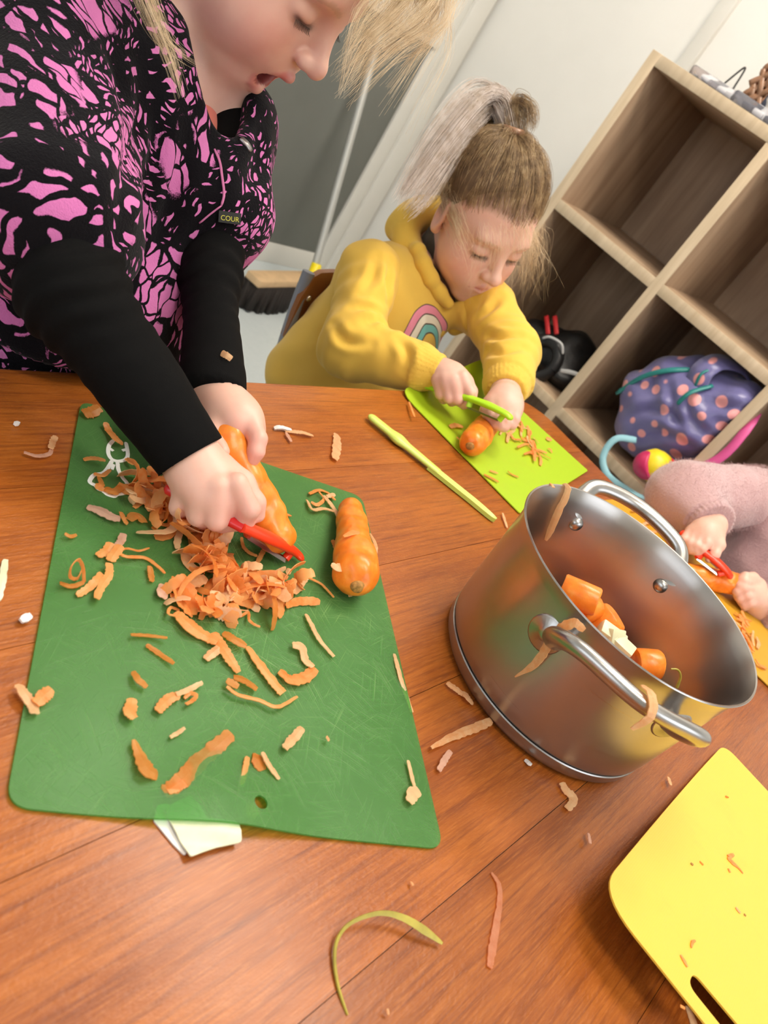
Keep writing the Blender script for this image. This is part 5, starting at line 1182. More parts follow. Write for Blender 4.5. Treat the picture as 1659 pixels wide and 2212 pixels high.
# chair behind her
ch = thing('chair', 'small chair with a varnished plywood back and grey tube frame under the yellow-hoodied child', 'chair', (-.80, 1.03, 0))
bx0 = at(706, 612, 1.235)
V = []; Fc = []; n = 20
for i in range(n + 1):
    u = i / n; y = .905 + u * .32; xb = -.818 - .035 * math.sin(u * math.pi); e = min(1, min(u, 1 - u) / .10); hh = .078 * (.45 + .55 * math.sqrt(max(0, 1 - (1 - e) ** 2)))
    for (dx, z) in ((-.005, .482 - hh), (.005, .482 - hh), (.005, .482 + hh), (-.005, .482 + hh)): V.append((xb + dx + (z - .5) * -.12, y, z))
for i in range(n):
    for j in range(4): a, b = i * 4 + j, i * 4 + (j + 1) % 4; Fc.append([a, b, b + 4, a + 4])
Fc += [[3, 2, 1, 0], [n * 4 + j for j in range(4)]]; bk = mk('backrest', V, Fc, M['ply'], ch, auto=40)
for y in (.93, 1.20):
    for z in (.452, .515):
        V, Fc = lathe_geo([(0, .0035), (.004, .003), (.006, 0), (0, -.001)], (-.818 - .035 * math.sin((y - .905) / .32 * math.pi) + .0055 + (z - .5) * -.12, y, z), 16, (1, 0, .1)); mk('screw', V, Fc, M['screw'], bk)
for y in (.915, 1.215):
    tube('frame_tube', [(-.836, y, .555), (-.826, y, .50), (-.805, y, .42), (-.775, y, .33), (-.735, y, .295), (-.60, y, .290), (-.56, y, .27), (-.545, y, .18), (-.535, y, .0)], .0105, M['tube_metal'], ch, 12, 50)
    tube('rear_leg', [(-.775, y, .33), (-.80, y, .2), (-.84, y, .0)], .0105, M['tube_metal'], ch, 12, 14)
box('seat', -.80, -.52, .90, 1.23, .298, .310, M['ply'], ch, .005)

# ---------------------------------------------------------------- child in the pink jumper at the far side
g3 = thing('person', 'child in a fluffy pale pink jumper holding a red peeler and a carrot', 'person', (-.02, 1.42, 0))
shR = at(1640, 1075, 1.33); elR = at(1478, 1075, 1.255); wrR = at(1538, 1135, 1.190)
neck = shR + V3(.115, .015, .015); shL = shR + V3(.225, .01, -.012); wrL = at(1640, 1310, 1.185); elL = at(1760, 1330, 1.22)
hd = neck + V3(.03, -.02, .135)
A3 = np.array([(.05, -.90, -.42), (.998, .06, -.01), (.04, -.42, .905)]).T; U, _, Vt = np.linalg.svd(A3); H3 = Head(hd, U @ Vt)
S = Solid(); H3.build(S, 'closed'); S.cap(H3.w((-.022, 0, -.055)), neck, .036, .042, .02)
S.ell(neck + V3(0, .01, -.15), (.10, .075, .15), k=.03).ell(neck + V3(0, .01, -.30), (.11, .09, .08), k=.03); S.cap(neck, shR, .032, .032, .03).cap(neck, shL, .032, .032, .03)
S.chain([shR, elR, wrR], [.032, .027, .020], k=.012); S.chain([shL, elL, wrL], [.032, .027, .020], k=.012)
for x in (-.065, .065): S.chain([neck + V3(x, 0, -.32), neck + V3(x, -.24, -.34), V3(neck[0] + x, neck[1] - .26, .06)], [.058, .045, .030], k=.02); S.cap((neck[0] + x, neck[1] - .26, .03), (neck[0] + x, neck[1] - .34, .025), .026, .022, k=.01)
hand(S, [wrR, kn(1528, 1150, 1.175), kn(1522, 1165, 1.168)],
     [[kn(1492, 1148, 1.172), kn(1478, 1166, 1.160), kn(1480, 1180, 1.158), kn(1488, 1184, 1.164)],
      [kn(1502, 1152, 1.166), kn(1490, 1174, 1.153), kn(1494, 1188, 1.152), kn(1502, 1190, 1.158)],
      [kn(1516, 1154, 1.162), kn(1504, 1178, 1.149), kn(1506, 1192, 1.148), kn(1514, 1194, 1.154)],
      [kn(1532, 1154, 1.162), kn(1526, 1176, 1.148), kn(1516, 1186, 1.145), kn(1510, 1180, 1.150)]],
     [kn(1548, 1152, 1.168), kn(1554, 1178, 1.154), kn(1544, 1198, 1.146), kn(1532, 1208, 1.144)], r=.0072, pr=(.020, .020), k=.006)
S.ell(kn(1525, 1152, 1.172), (.024, .024, .018), k=.014)
hand(S, [wrL, kn(1628, 1292, 1.172), kn(1620, 1280, 1.168)],
     [[kn(1628, 1258, 1.160), kn(1608, 1256, 1.148), kn(1597, 1265, 1.148), kn(1596, 1276, 1.154)],
      [kn(1632, 1272, 1.160), kn(1606, 1270, 1.146), kn(1592, 1278, 1.148), kn(1592, 1288, 1.156)],
      [kn(1634, 1288, 1.162), kn(1612, 1286, 1.148), kn(1598, 1292, 1.150), kn(1600, 1300, 1.158)],
      [kn(1634, 1302, 1.165), kn(1618, 1302, 1.152), kn(1608, 1306, 1.154), kn(1608, 1312, 1.160)]],
     [kn(1640, 1262, 1.168), kn(1626, 1248, 1.160), kn(1610, 1246, 1.154), kn(1600, 1252, 1.152)], r=.0072, pr=(.020, .020), k=.006)
S.ell(kn(1626, 1284, 1.170), (.022, .022, .017), k=.012)
V, F = S.mesh(.0024); c = H3.tint(V, 'closed', SK)
for q in (kn(1510, 1180, 1.155), kn(1605, 1280, 1.155)):
    w = np.exp(-(np.linalg.norm(V - q, axis=1) / .02) ** 2)[:, None] * .45; c = c * (1 - w) + np.array((.80, .36, .30)) * w
mk('body', V, F, M['skin'], g3, col=c)
S = Solid(); S.ell(neck + V3(0, .01, -.14), (.125, .098, .15), k=.04).ell(neck + V3(0, .0, -.27), (.135, .110, .10), k=.04); S.cap(neck + V3(0, 0, -.03), shR + V3(0, 0, -.01), .058, .052, .03).cap(neck + V3(0, 0, -.03), shL + V3(0, 0, -.01), .058, .052, .03)
S.ell(H3.w((.02, 0, -.085)), (.06, .055, .06), k=.01, op=-1); S.cut((0, 0, neck[2] - .36), (0, 0, -1), .01)
V, F = S.mesh(.005); N = S.normals(V); V = V + N * (wobble(V, 61, 60, .003) + wobble(V, 62, 200, .0012))[:, None]; j3 = mk('jumper', V, F, M['pink_fluff'], g3); FZ = [(V, N)]
sleeve('sleeve', shR, elR, wrR, [.054, .056, .040, .033, .031], M['pink_fluff'], g3, 64, [(shR, shR - elR, .04, .003, .05)], cuff=.010)
sleeve('sleeve', shL, elL, wrL, [.052, .045, .036, .030, .028], M['pink_fluff'], g3, 67, [(elL, wrL - shL, .03, .004, .07)], cuff=.010)
S = Solid(); S.ell(H3.w((-.018, 0, .040)), (.090, .078, .083), H3.A, .01); S.ell(H3.w((.085, 0, -.02)), (.07, .085, .09), H3.A, .01, -1); S.ell(H3.w((.0, 0, -.085)), (.10, .10, .07), H3.A, .012, -1); o = solid_obj('hair', S, .004, M['scalp_blond'], g3); P = cap_paths(H3, (-.092, 0, .030), 2500, rs, reg1, 1.05) + lock([H3.w((-.092, 0, .030)), H3.w((-.118, 0, .015)), H3.w((-.125, 0, -.05)), H3.w((-.110, .0, -.14))], 600, rs, .008, [.014, .016, .010], curl=.008); strands('hair_strands', P, M['hair_blond'], o, .00017, .00008)
S = Solid()
for x in (-.065, .065): S.chain([neck + V3(x, 0, -.32), neck + V3(x, -.24, -.34), V3(neck[0] + x, neck[1] - .26, .07)], [.068, .054, .042], k=.02)
solid_obj('trousers', S, .008, M['navy_cotton'], g3)

M['fuzz'] = plain('pink_fuzz', (.60, .41, .41), .9)
P = []; rs = np.random.RandomState(9)
for Vv, Nn in FZ:
    for i in rs.choice(len(Vv), min(len(Vv), 9000), replace=False): a = Vv[i]; dr = unit(Nn[i] + rs.normal(size=3) * .9) * rs.uniform(.003, .007); P.append(np.array([a, a + dr * .5, a + dr + rs.normal(size=3) * .001]))
fz_ = strands('wool_fuzz', P, M['fuzz'], j3, .00018, .00008); fz_['kind'] = 'stuff'
# ================================================================== peelings
def curvez(pts, z, hs):
    """measured points laid on a surface of height z, lifted by hs"""
    return [onz(a, b, z + h) for (a, b), h in zip(pts, hs)]
def peel(pts, w, label, mat='peel', lift=None, surf=None, cat='peeling', name='carrot_peel', group=None, seed=0, tilt=.25, thick=.0007):
    rg = random.Random(len(label) * 7 + seed + int(pts[0][0])); z = GT if surf == 'g' else (TZ + .0028 if surf in ('l', 'd') else TZ)
    n = len(pts); hs = lift or [rg.uniform(.0012, .0045) for _ in range(n)]
    if len(hs) < n: hs = list(np.interp(np.linspace(0, 1, n), np.linspace(0, 1, len(hs)), hs))
    P = np.array(curvez(pts, z + .0009, hs)); sc = np.linalg.norm(P.mean(0) - CAM) / F_PX
    ww = [max(.0012, x * sc) for x in (w if np.ndim(w) else [w * .8, w, w, w * .75])]
    V, Fc = ribbon_geo(P, ww, thick, up=unit(V3(rg.uniform(-tilt, tilt), rg.uniform(-tilt, tilt), 1)), rough=.16, rg=rg)
    V[:, 2] = np.maximum(V[:, 2], z + .0003); return props(mk(name, V, Fc, M[mat], smooth=False), label, cat, group)
G = 'g'
D_ = [
 ([(181, 893), (198, 890), (216, 880)], 24, 'peel_wet', 'broad orange peel at the far left corner of the green mat'),
 ([(228, 912), (236, 930), (252, 948), (266, 958)], 15, 'peel', 'peel at the top of the white print on the green mat'),
 ([(180, 992), (203, 989), (228, 994)], 11, 'peel', 'flat pale orange peel left of the white print'),
 ([(272, 990), (289, 1003)], 9, 'peel', 'small peel at the right of the white print neck'),
 ([(203, 1022), (222, 1026), (238, 1014)], 11, 'peel', 'peel lying over the left shoulder of the white print'),
 ([(214, 1030), (220, 1046), (210, 1050), (224, 1058)], 12, 'peel_wet', 'curled peel inside the white print'),
 ([(226, 1054), (246, 1062), (262, 1052), (285, 1050)], 16, 'peel_wet', 'wet translucent peel over the foot of the white print'),
 ([(285, 1049), (320, 1036), (345, 1042)], 10, 'peel_wet', 'thin peel between the white print and the peeling fist'),
 ([(189, 1093), (218, 1104), (240, 1115), (260, 1120)], [16, 23, 22, 16], 'peel_pink', 'thick pinkish brown peel on the left of the green mat'),
 ([(262, 1106), (268, 1120), (276, 1132)], 11, 'peel', 'small curved peel at the end of the pinkish peel'),
 ([(278, 1122), (296, 1112), (312, 1128)], 22, 'peel_wet', 'crumpled peel right of the pinkish peel'),
 ([(343, 1112), (350, 1132), (372, 1128), (366, 1110), (358, 1090)], 9, 'peel', 'hook-shaped thin peel under the red peeler handle'),
 ([(328, 1138), (348, 1150)], 10, 'peel_wet', 'short brown peel below the hook-shaped peel'),
 ([(140, 1152), (152, 1158), (166, 1155)], 8, 'peel_wet', 'tiny wet peel near the left edge of the green mat'),
 ([(266, 1152), (262, 1168), (252, 1180)], 17, 'peel_pink', 'pink end of the peel bunch on the left of the green mat'),
 ([(240, 1172), (232, 1188), (210, 1200)], 20, 'peel', 'ragged peel at the left of the peel bunch'),
 ([(262, 1178), (248, 1195), (238, 1212)], 22, 'peel', 'wide peel in the middle of the peel bunch'),
 ([(256, 1190), (275, 1184), (300, 1189), (323, 1183)], 5, 'peel', 'upper thin tail of the peel bunch'),
 ([(256, 1194), (275, 1202), (312, 1204), (338, 1220), (357, 1238)], 8, 'peel', 'lower long thin tail of the peel bunch'),
 ([(182, 1258), (180, 1228), (170, 1210), (155, 1225), (153, 1246), (168, 1250), (178, 1232)], 8, 'peel', 'loop-shaped standing peel near the left edge of the green mat'),
 ([(130, 1259), (156, 1266), (182, 1257)], 11, 'peel_wet', 'flat peel below the loop-shaped peel'),
 ([(220, 1238), (205, 1256), (188, 1272), (166, 1286)], 16, 'peel', 'peel slanting down beside the loop-shaped peel'),
 ([(236, 1216), (236, 1240), (222, 1262), (208, 1292)], 18, 'peel', 'twisted wide peel right of the loop-shaped peel'),
 ([(323, 1222), (327, 1240), (328, 1256)], 15, 'peel_wet', 'short wet peel below the long thin tail'),
 ([(38, 1478), (54, 1498), (70, 1522), (76, 1541)], [16, 23, 22, 20], 'peel_pale', 'pale peel hanging over the left edge of the green mat'),
 ([(112, 1488), (96, 1502), (78, 1520)], 26, 'peel', 'crumpled peel crossing the pale peel at the left mat edge'),
 ([(283, 1370), (320, 1372), (362, 1377)], 9, 'peel_wet', 'straight thin wet peel left of the middle of the green mat'),
 ([(316, 1392), (345, 1412), (376, 1433)], 11, 'peel_wet', 'slanting wet peel below the straight thin one'),
 ([(287, 1450), (300, 1468), (318, 1484)], 13, 'peel_wet', 'small wet peel with a pale tip in the lower left of the green mat'),
 ([(286, 1508), (284, 1524), (280, 1538), (292, 1551)], 25, 'peel', 'squarish folded peel in the lower left of the green mat'),
 ([(340, 1536), (362, 1512), (388, 1500)], 22, 'peel', 'wide end of the branched peel in the lower half of the green mat'),
 ([(382, 1500), (410, 1488), (438, 1474)], 12, 'peel_pale', 'pale tip of the branched peel in the lower half of the green mat'),
 ([(398, 1508), (412, 1497), (424, 1503), (414, 1514), (402, 1520)], 9, 'peel', 'small curl beside the branched peel'),
 ([(368, 1592), (384, 1583), (400, 1572)], 9, 'peel_pale', 'tiny pale peel above the broad dark peel'),
 ([(289, 1597), (302, 1630), (318, 1660), (340, 1676)], [10, 26, 38, 24], 'peel_wet', 'broad wet triangular peel in the lower left of the green mat'),
 ([(354, 1712), (390, 1688), (425, 1650), (462, 1618), (500, 1584)], [26, 34, 36, 34, 28], 'peel_wet', 'longest broad peel in the lower half of the green mat'),
 ([(362, 1708), (380, 1700), (400, 1690)], 22, 'peel', 'orange flap on the lower end of the longest broad peel'),
 ([(535, 1634), (530, 1664), (523, 1699)], 14, 'peel', 'left peel of the three above the hanging hole'),
 ([(545, 1636), (556, 1642), (568, 1664)], 32, 'peel_wet', 'wet middle peel of the three above the hanging hole'),
 ([(567, 1624), (582, 1652), (604, 1683)], 13, 'peel_pale', 'right pale peel of the three above the hanging hole'),
 ([(654, 1572), (636, 1592), (615, 1616)], 20, 'peel_pale', 'pale folded peel alone on the scratched part of the mat'),
 ([(706, 1590), (712, 1600)], 9, 'peel_pale', 'tiny pale crumb of peel on the scratched part of the mat'),
 ([(882, 1642), (890, 1676), (896, 1700)], 9, 'peel_pale', 'thin tail of the pale peel near the lower right mat corner'),
 ([(906, 1708), (893, 1714), (884, 1732)], 26, 'peel_pale', 'pale blob of peel near the lower right mat corner'),
 ([(661, 1326), (672, 1346), (690, 1380), (722, 1418)], 12, 'peel_pale', 'narrow straight peel right of the heap, alone'),
 ([(534, 1396), (560, 1432), (590, 1472), (612, 1497)], [14, 22, 23, 24], 'peel', 'straight orange peel pointing to the lower right under the heap'),
 ([(632, 1392), (652, 1398), (660, 1425), (678, 1440)], 22, 'peel_pale', 'upper bend of the S-shaped peel below the heap'),
 ([(682, 1444), (660, 1462), (630, 1468), (604, 1448)], 28, 'peel', 'lower bend of the S-shaped peel below the heap'),
 ([(490, 1482), (515, 1500), (560, 1512), (600, 1526), (643, 1504)], 9, 'peel', 'thin arched peel below the straight orange peel'),
 ([(505, 1462), (530, 1470), (556, 1488)], 20, 'peel_wet', 'wet peel left of the straight orange peel'),
 ([(490, 1468), (515, 1484)], 16, 'peel_wet', 'very wet flat peel at the left of the thin arched peel'),
 ([(658, 1228), (662, 1245), (652, 1262)], 14, 'peel_pale', 'short pale peel right of the peeler blade'),
 ([(662, 1246), (690, 1258), (706, 1272), (722, 1290)], 7, 'peel', 'thin tail right of the peeler blade'),
 ([(380, 1322), (410, 1350), (440, 1372), (470, 1386)], [24, 32, 30, 24], 'peel', 'wide translucent peel at the lower left of the heap'),
 ([(462, 1366), (482, 1400), (500, 1428), (516, 1452)], [20, 24, 22, 14], 'peel', 'peel running down from the wide translucent one'),
 ([(484, 1390), (462, 1408), (444, 1424)], 19, 'peel_pale', 'short branch beside the peel running down from the heap'),
 ([(482, 1366), (505, 1380), (532, 1396)], 20, 'peel_wet', 'wet peel at the right of the peel running down from the heap'),
 ([(512, 1324), (520, 1331), (536, 1322), (538, 1338), (548, 1348), (562, 1354)], 6, 'peel', 'small S-shaped curl under the heap'),
 ([(388, 1318), (370, 1312), (364, 1324), (376, 1328), (386, 1320)], 7, 'peel', 'small ring-shaped curl at the left of the heap'),
 ([(352, 1262), (348, 1280), (362, 1290)], 18, 'peel_pink', 'pink curled peel at the far left of the lower heap'),
 ([(554, 1230), (550, 1260), (546, 1292)], 13, 'peel_wet', 'faint wet peel under the peeler blade'),
 ([(522, 1160), (526, 1180), (540, 1194), (556, 1200)], 8, 'peel', 'bent thin peel caught under the peeler blade'),
 ([(572, 1184), (564, 1200), (556, 1214)], 11, 'peel', 'short peel beside the peeler blade'),
 ([(626, 1228), (622, 1240)], 12, 'peel_pale', 'small square peel just below the peeler tip'),
 ([(576, 1086), (600, 1104), (630, 1114)], [6, 14, 12, 5], 'peel', 'pointed peel right of the upright carrot'),
 ([(568, 1060), (584, 1068), (600, 1076)], 10, 'peel_pale', 'pale peel beside the upright carrot, higher up'),
 ([(718, 1166), (724, 1178), (726, 1190)], 11, 'peel', 'small peel close to the left of the half peeled carrot'),
 ([(668, 1066), (690, 1058), (712, 1066), (724, 1080)], 9, 'peel', 'upper strand of the peel tangle near the far right mat corner'),
 ([(664, 1080), (676, 1100), (700, 1098), (722, 1104)], 10, 'peel_pale', 'lower strand of the peel tangle near the far right mat corner'),
 ([(690, 1062), (700, 1078), (686, 1090), (672, 1084)], 8, 'peel', 'curl inside the peel tangle near the far right mat corner'),
 ([(700, 1070), (716, 1090), (730, 1112), (734, 1134)], 11, 'peel_pale', 'strand of the peel tangle reaching to the half peeled carrot'),
 ([(706, 1072), (724, 1068)], 10, 'peel_pale', 'short stub of the peel tangle near the far right mat corner'),
 ([(548, 1006), (556, 998), (562, 1000)], 12, 'peel_pale', 'pale scrap on the far edge of the green mat beside the hand'),
]
for i, (pts, w, mt, lab) in enumerate(D_): peel(pts, w, lab, mt, surf=G, seed=i, group='peelings scattered on the green mat', lift=([.001, .012, .022, .020, .008, .001, .001] if 'loop-shaped standing' in lab else None))
T_ = [
 ([(592, 924), (606, 922), (630, 928)], 9, 'leek_pale', 'pinkish white scrap on the table beyond the green mat', 'onion_scrap'),
 ([(615, 930), (636, 932), (655, 934), (676, 940)], 13, 'peel_pale', 'pale ragged peel beside the pinkish white scrap on the table', 'carrot_peel'),
 ([(618, 934), (630, 954)], 8, 'peel_pink', 'thin brownish peel under the pale ragged one', 'carrot_peel'),
 ([(728, 938), (728, 962), (724, 992)], 22, 'peel_pale', 'lone flat peel on the table between the green mat and the knife', 'carrot_peel'),
 ([(52, 976), (80, 984), (106, 980), (112, 968)], 9, 'peel_pink', 'thin see-through peel on the table left of the green mat', 'carrot_peel'),
 ([(110, 968), (116, 950), (122, 942)], 13, 'peel_pale', 'pale end of the see-through peel left of the green mat', 'carrot_peel'),
 ([(32, 914), (42, 911)], 8, 'leek_pale', 'tiny white crumb at the far left table edge', 'onion_scrap'),
 ([(46, 1340), (68, 1328)], 15, 'leek_pale', 'small white scrap on the table left of the green mat', 'onion_scrap'),
 ([(12, 1208), (6, 1250), (-2, 1296)], 13, 'leek', 'pale yellow leek strip cut off by the left picture edge', 'leek_strip'),
 ([(966, 1474), (985, 1488), (1004, 1502)], 14, 'peel_pale', 'pale peel on the table left of the pot, upper piece', 'carrot_peel'),
 ([(1002, 1494), (1012, 1508), (1022, 1518)], 17, 'peel_pale', 'pale curled stub at the end of the peel left of the pot', 'carrot_peel'),
 ([(1062, 1556), (1030, 1570), (985, 1588), (932, 1614)], [18, 20, 18, 8], 'peel_pale', 'long ragged peel at the foot of the pot', 'carrot_peel'),
 ([(974, 1622), (962, 1640), (948, 1664)], 14, 'peel_pink', 'thin peel below the long ragged one', 'carrot_peel'),
 ([(1138, 1640), (1148, 1650)], 12, 'leek_pale', 'tiny white scrap touching the foot of the pot', 'onion_scrap'),
 ([(1214, 1690), (1224, 1708), (1240, 1724), (1226, 1748)], 18, 'peel_pale', 'bent peel on the table in front of the pot', 'carrot_peel'),
 ([(1444, 1678), (1450, 1696)], 7, 'peel_pale', 'tiny peel between the pot and the yellow mat', 'carrot_peel'),
 ([(1272, 1800), (1276, 1822)], 8, 'peel_pink', 'faint peel on the table left of the yellow mat', 'carrot_peel'),
 ([(852, 1412), (862, 1450), (874, 1490), (890, 1538)], 10, 'peel_pale', 'thin peel lying along the right edge of the green mat', 'carrot_peel'),
 ([(1062, 1884), (1078, 1910), (1080, 1950), (1072, 2000), (1062, 2060), (1058, 2090)], [6, 12, 13, 15, 17, 12], 'peel_smear', 'long translucent peel stuck on the table at the lower right', 'carrot_peel'),
 ([(1086, 1108), (1096, 1140)], 6, 'peel_pale', 'thin peel between the knife and the pot', 'carrot_peel'),
 ([(888, 1904), (893, 1912)], 6, 'peel_pale', 'white crumb below the lower right corner of the green mat', 'carrot_peel'),
 ([(838, 2180), (840, 2192)], 5, 'peel_pale', 'pale crumb at the bottom of the picture inside the stem curve', 'carrot_peel'),
]
for i, (pts, w, mt, lab, nm) in enumerate(T_): peel(pts, w, lab, mt, seed=100 + i, name=nm, cat='scrap' if 'scrap' in nm or 'leek' in nm else 'peeling', lift=([.0005] * 6 if 'stuck' in lab else None), group='scraps on the wooden table', thick=.0022 if mt.startswith('leek') else .0007)
# green mat: dark slivers of peel and the leek piece pinned under the near edge
LQ = lambda x, y: TZ + .0010 + .0035 * (1 + np.sin((x * .86 - y * .5) * 420)) * .25 + .004 * np.exp(-(((x + .100) / .02) ** 2 + ((y - .275) / .03) ** 2))
lk = flat_mat('leek_piece', round_poly(X2((366, 1790), (352, 1752), (408, 1722), (440, 1775), (506, 1786), (514, 1828), (460, 1840), (404, 1860)), .002), [], LQ, .0012, M['leek'], 'white leek piece sticking out under the near edge of the green mat', 'leek', .004)
lk2 = flat_mat('leek_piece', round_poly(X2((330, 1775), (338, 1742), (362, 1738), (392, 1800), (404, 1858), (372, 1826)), .002), [], lambda x, y: TZ + .0004 + 0 * x, .0012, M['leek_pale'], 'smaller pale leek leaf under the white leek piece at the near mat edge', 'leek', .004)
P = np.array([onz(a, b, TZ + h) for a, b, h in ((752, 2192, .001), (732, 2130, .002), (724, 2070, .003), (732, 2025, .005), (762, 1992, .008), (820, 1973, .011), (870, 1982, .010), (915, 2008, .008), (956, 2038, .004))])
V, Fc = ribbon_geo(P, [.001, .0017, .002, .002, .0021, .0027, .0040, .0050, .002], .0010, up=(-.2, .3, .9), rough=.04, n=50); props(mk('leek_strip', V, Fc, M['stem_green'], auto=50), 'long curved yellow-green stem strip on the table near the bottom of the picture', 'stem')
# peels on the pot
def free(pts, w, label, mat, name='carrot_peel', up=(0, 0, 1), thick=.0008, n=None, seed=1):
    P = np.array([at(*p) for p in pts]) if not isinstance(pts, np.ndarray) else pts
    V, Fc = ribbon_geo(P, w, thick, up=up, rough=.14, n=n, rg=random.Random(seed)); return props(mk(name, V, Fc, M[mat], smooth=False), label, 'peeling')
hp = PC
def onpot(th, r, z): return cyl(th, r, z)
def potpx(px, py, r, lift=0.0):
    v = _ray(px, py); o = CAM - PC; a = v[0] ** 2 + v[1] ** 2; b = 2 * (v[0] * o[0] + v[1] * o[1]); c = o[0] ** 2 + o[1] ** 2 - r * r; t = (-b - math.sqrt(max(0, b * b - 4 * a * c))) / (2 * a); return CAM + v * t
free(np.array([potpx(1262, 1362, .140), potpx(1240, 1346, .142), potpx(1212, 1358, .134), potpx(1190, 1382, .127), potpx(1172, 1412, .1245), potpx(1150, 1438, .1235), potpx(1112, 1462, .1225)]), [.005, .007, .0085, .009, .0085, .0065, .0012], 'long peel hanging from the near pot handle down the pot side', 'peel_pale', up=(-.2, -1, .3), n=30)
free(np.array([cyl(-64, .160, .150), cyl(-62, .168, .1525), cyl(-60, .178, .144), cyl(-61, .181, .128)]), [.007, .009, .0085, .006], 'peel draped over the middle of the near pot handle', 'peel_pale', up=(0, 0, 1), n=14)
free(np.array([cyl(166, .1275, .140), cyl(165, .1215, .1415), cyl(163, .1165, .120), cyl(158, .1145, .095), cyl(155, .1140, .080)]), [.006, .008, .009, .008, .004], 'peel draped over the far rim of the pot', 'peel_pale', up=(.6, -.6, .3), n=18)
free(np.array([cyl(178, .1245, .1435), cyl(176, .1235, .1432)]), .006, 'crumb of peel on the far left pot rim', 'peel_pale', n=6)
# crumbs on sleeve and wrist of the standing child
q, n_ = at(478, 762, .68), None
free([(478, 762, .655), (490, 768, .652), (500, 776, .655)], .0055, 'pale crumb of peel stuck on the black left sleeve', 'peel_pale', up=(.3, -.8, .4))
free([(430, 872, .648), (438, 884, .642), (440, 900, .640)], [.004, .007, .005], 'orange crumb of peel on the left wrist of the fleece-jacketed child', 'peel', up=(.3, -.8, .4))
# loose skin flaps on the half peeled carrot
fl_ = [([(742, 1158), (768, 1150), (796, 1162)], [.003, .006, .003], 'thin peel lying across the half peeled carrot', .036), ([(800, 1152), (812, 1180), (806, 1212), (796, 1232)], [.002, .004, .005, .002], 'curved peel at the right side of the half peeled carrot', .018),
       ([(716, 1218), (732, 1226), (748, 1214)], [.004, .008, .004], 'pale peel flap at the lower left of the half peeled carrot', .026), ([(752, 1262), (754, 1278), (758, 1288)], [.003, .0025, .004], 'short white root thread at the end of the half peeled carrot', .006)]
for i, (pts, w, lab, h) in enumerate(fl_): free(np.array([onz(a, b, GT + h * (1 if j == 1 or len(pts) < 4 else .6)) for j, (a, b) in enumerate(pts)]), w, lab, 'peel_pale' if i != 0 else 'peel', up=(0, -.4, 1), seed=i, n=12)
# the heap of peelings under the peeler: every ribbon an object
HR = random.Random(77)
spine = catmull(np.array([onz(300, 1062, GT), onz(350, 1090, GT), onz(395, 1130, GT), onz(410, 1175, GT), onz(430, 1215, GT), onz(470, 1250, GT), onz(520, 1272, GT), onz(575, 1285, GT), onz(650, 1276, GT)]), 100)
spine2 = catmull(np.array([onz(352, 1275, GT), onz(400, 1300, GT), onz(440, 1318, GT), onz(480, 1335, GT), onz(470, 1300, GT), onz(500, 1290, GT), onz(580, 1310, GT)]), 60)
def heap_ribbon(c, L, w, kind, yaw, roll, bend, mat, lab, seed):
    n = 12; pts = []; th = yaw; p = np.zeros(3); pit = HR.uniform(-.25, .25)
    for i in range(n):
        pts.append(p.copy()); th += bend[0] / n; pit += bend[1] / n; p = p + np.array([math.cos(th) * math.cos(pit), math.sin(th) * math.cos(pit), math.sin(pit)]) * L / n
    P = np.array(pts); P -= P.mean(0); P[:, 2] *= min(1, .017 / max(1e-6, np.ptp(P[:, 2]))); P += c
    for q in range(6):
        if not any(505 < proj(x)[0] < 690 and 1040 < proj(x)[1] < 1222 for x in P): break
        P += np.array([-.010, -.012, 0])
    if any(proj(x)[1] < 1095 and 370 < proj(x)[0] < 560 for x in P): P[:, 2] = np.minimum(P[:, 2], GT + .010)
    up = V3(math.cos(yaw + 1.57) * math.sin(roll), math.sin(yaw + 1.57) * math.sin(roll), math.cos(roll))
    V, Fc = ribbon_geo(P, [w * .7, w, w, w * .9, w * .6], .0006, up=up, rough=.16, n=19, rg=HR); z0 = V[:, 2].min(); 
    if z0 < GT + .0006: V[:, 2] += GT + .0006 - z0
    return props(mk('carrot_peel', V, Fc, M[mat], smooth=True, auto=60), lab, 'peeling', 'heap of carrot peelings under the red peeler')
for i in range(120):
    u = (i * .618) % 1; core = math.exp(-((u - .42) / .22) ** 2); c = spine[int(u * 99)].copy()
    c[:2] += np.array([HR.gauss(0, 1), HR.gauss(0, 1)]) * (.0075 + .0055 * core); c[2] = GT + HR.uniform(.002, .006) + HR.random() * .022 * core
    heap_ribbon(c, HR.uniform(.026, .062), HR.uniform(.005, .0115), 0, HR.uniform(0, 6.28), HR.gauss(0, .8), (HR.gauss(0, 2.3), HR.gauss(0, 1.7)), HR.choice(['peel', 'peel', 'peel', 'peel_pale', 'peel_wet']), 'curled carrot peeling in the thick heap under the red peeler', i)
for i in range(36):
    c = spine2[HR.randrange(60)].copy(); c[:2] += np.array([HR.gauss(0, .006), HR.gauss(0, .006)]); c[2] = GT + HR.uniform(.002, .008)
    heap_ribbon(c, HR.uniform(.018, .036), HR.uniform(.005, .011), 0, HR.uniform(0, 6.28), HR.gauss(0, .5), (HR.gauss(0, 1.6), HR.gauss(0, .9)), HR.choice(['peel', 'peel', 'peel_pale', 'peel_wet', 'peel_wet']), 'curled carrot peeling in the thin lower end of the heap', i)
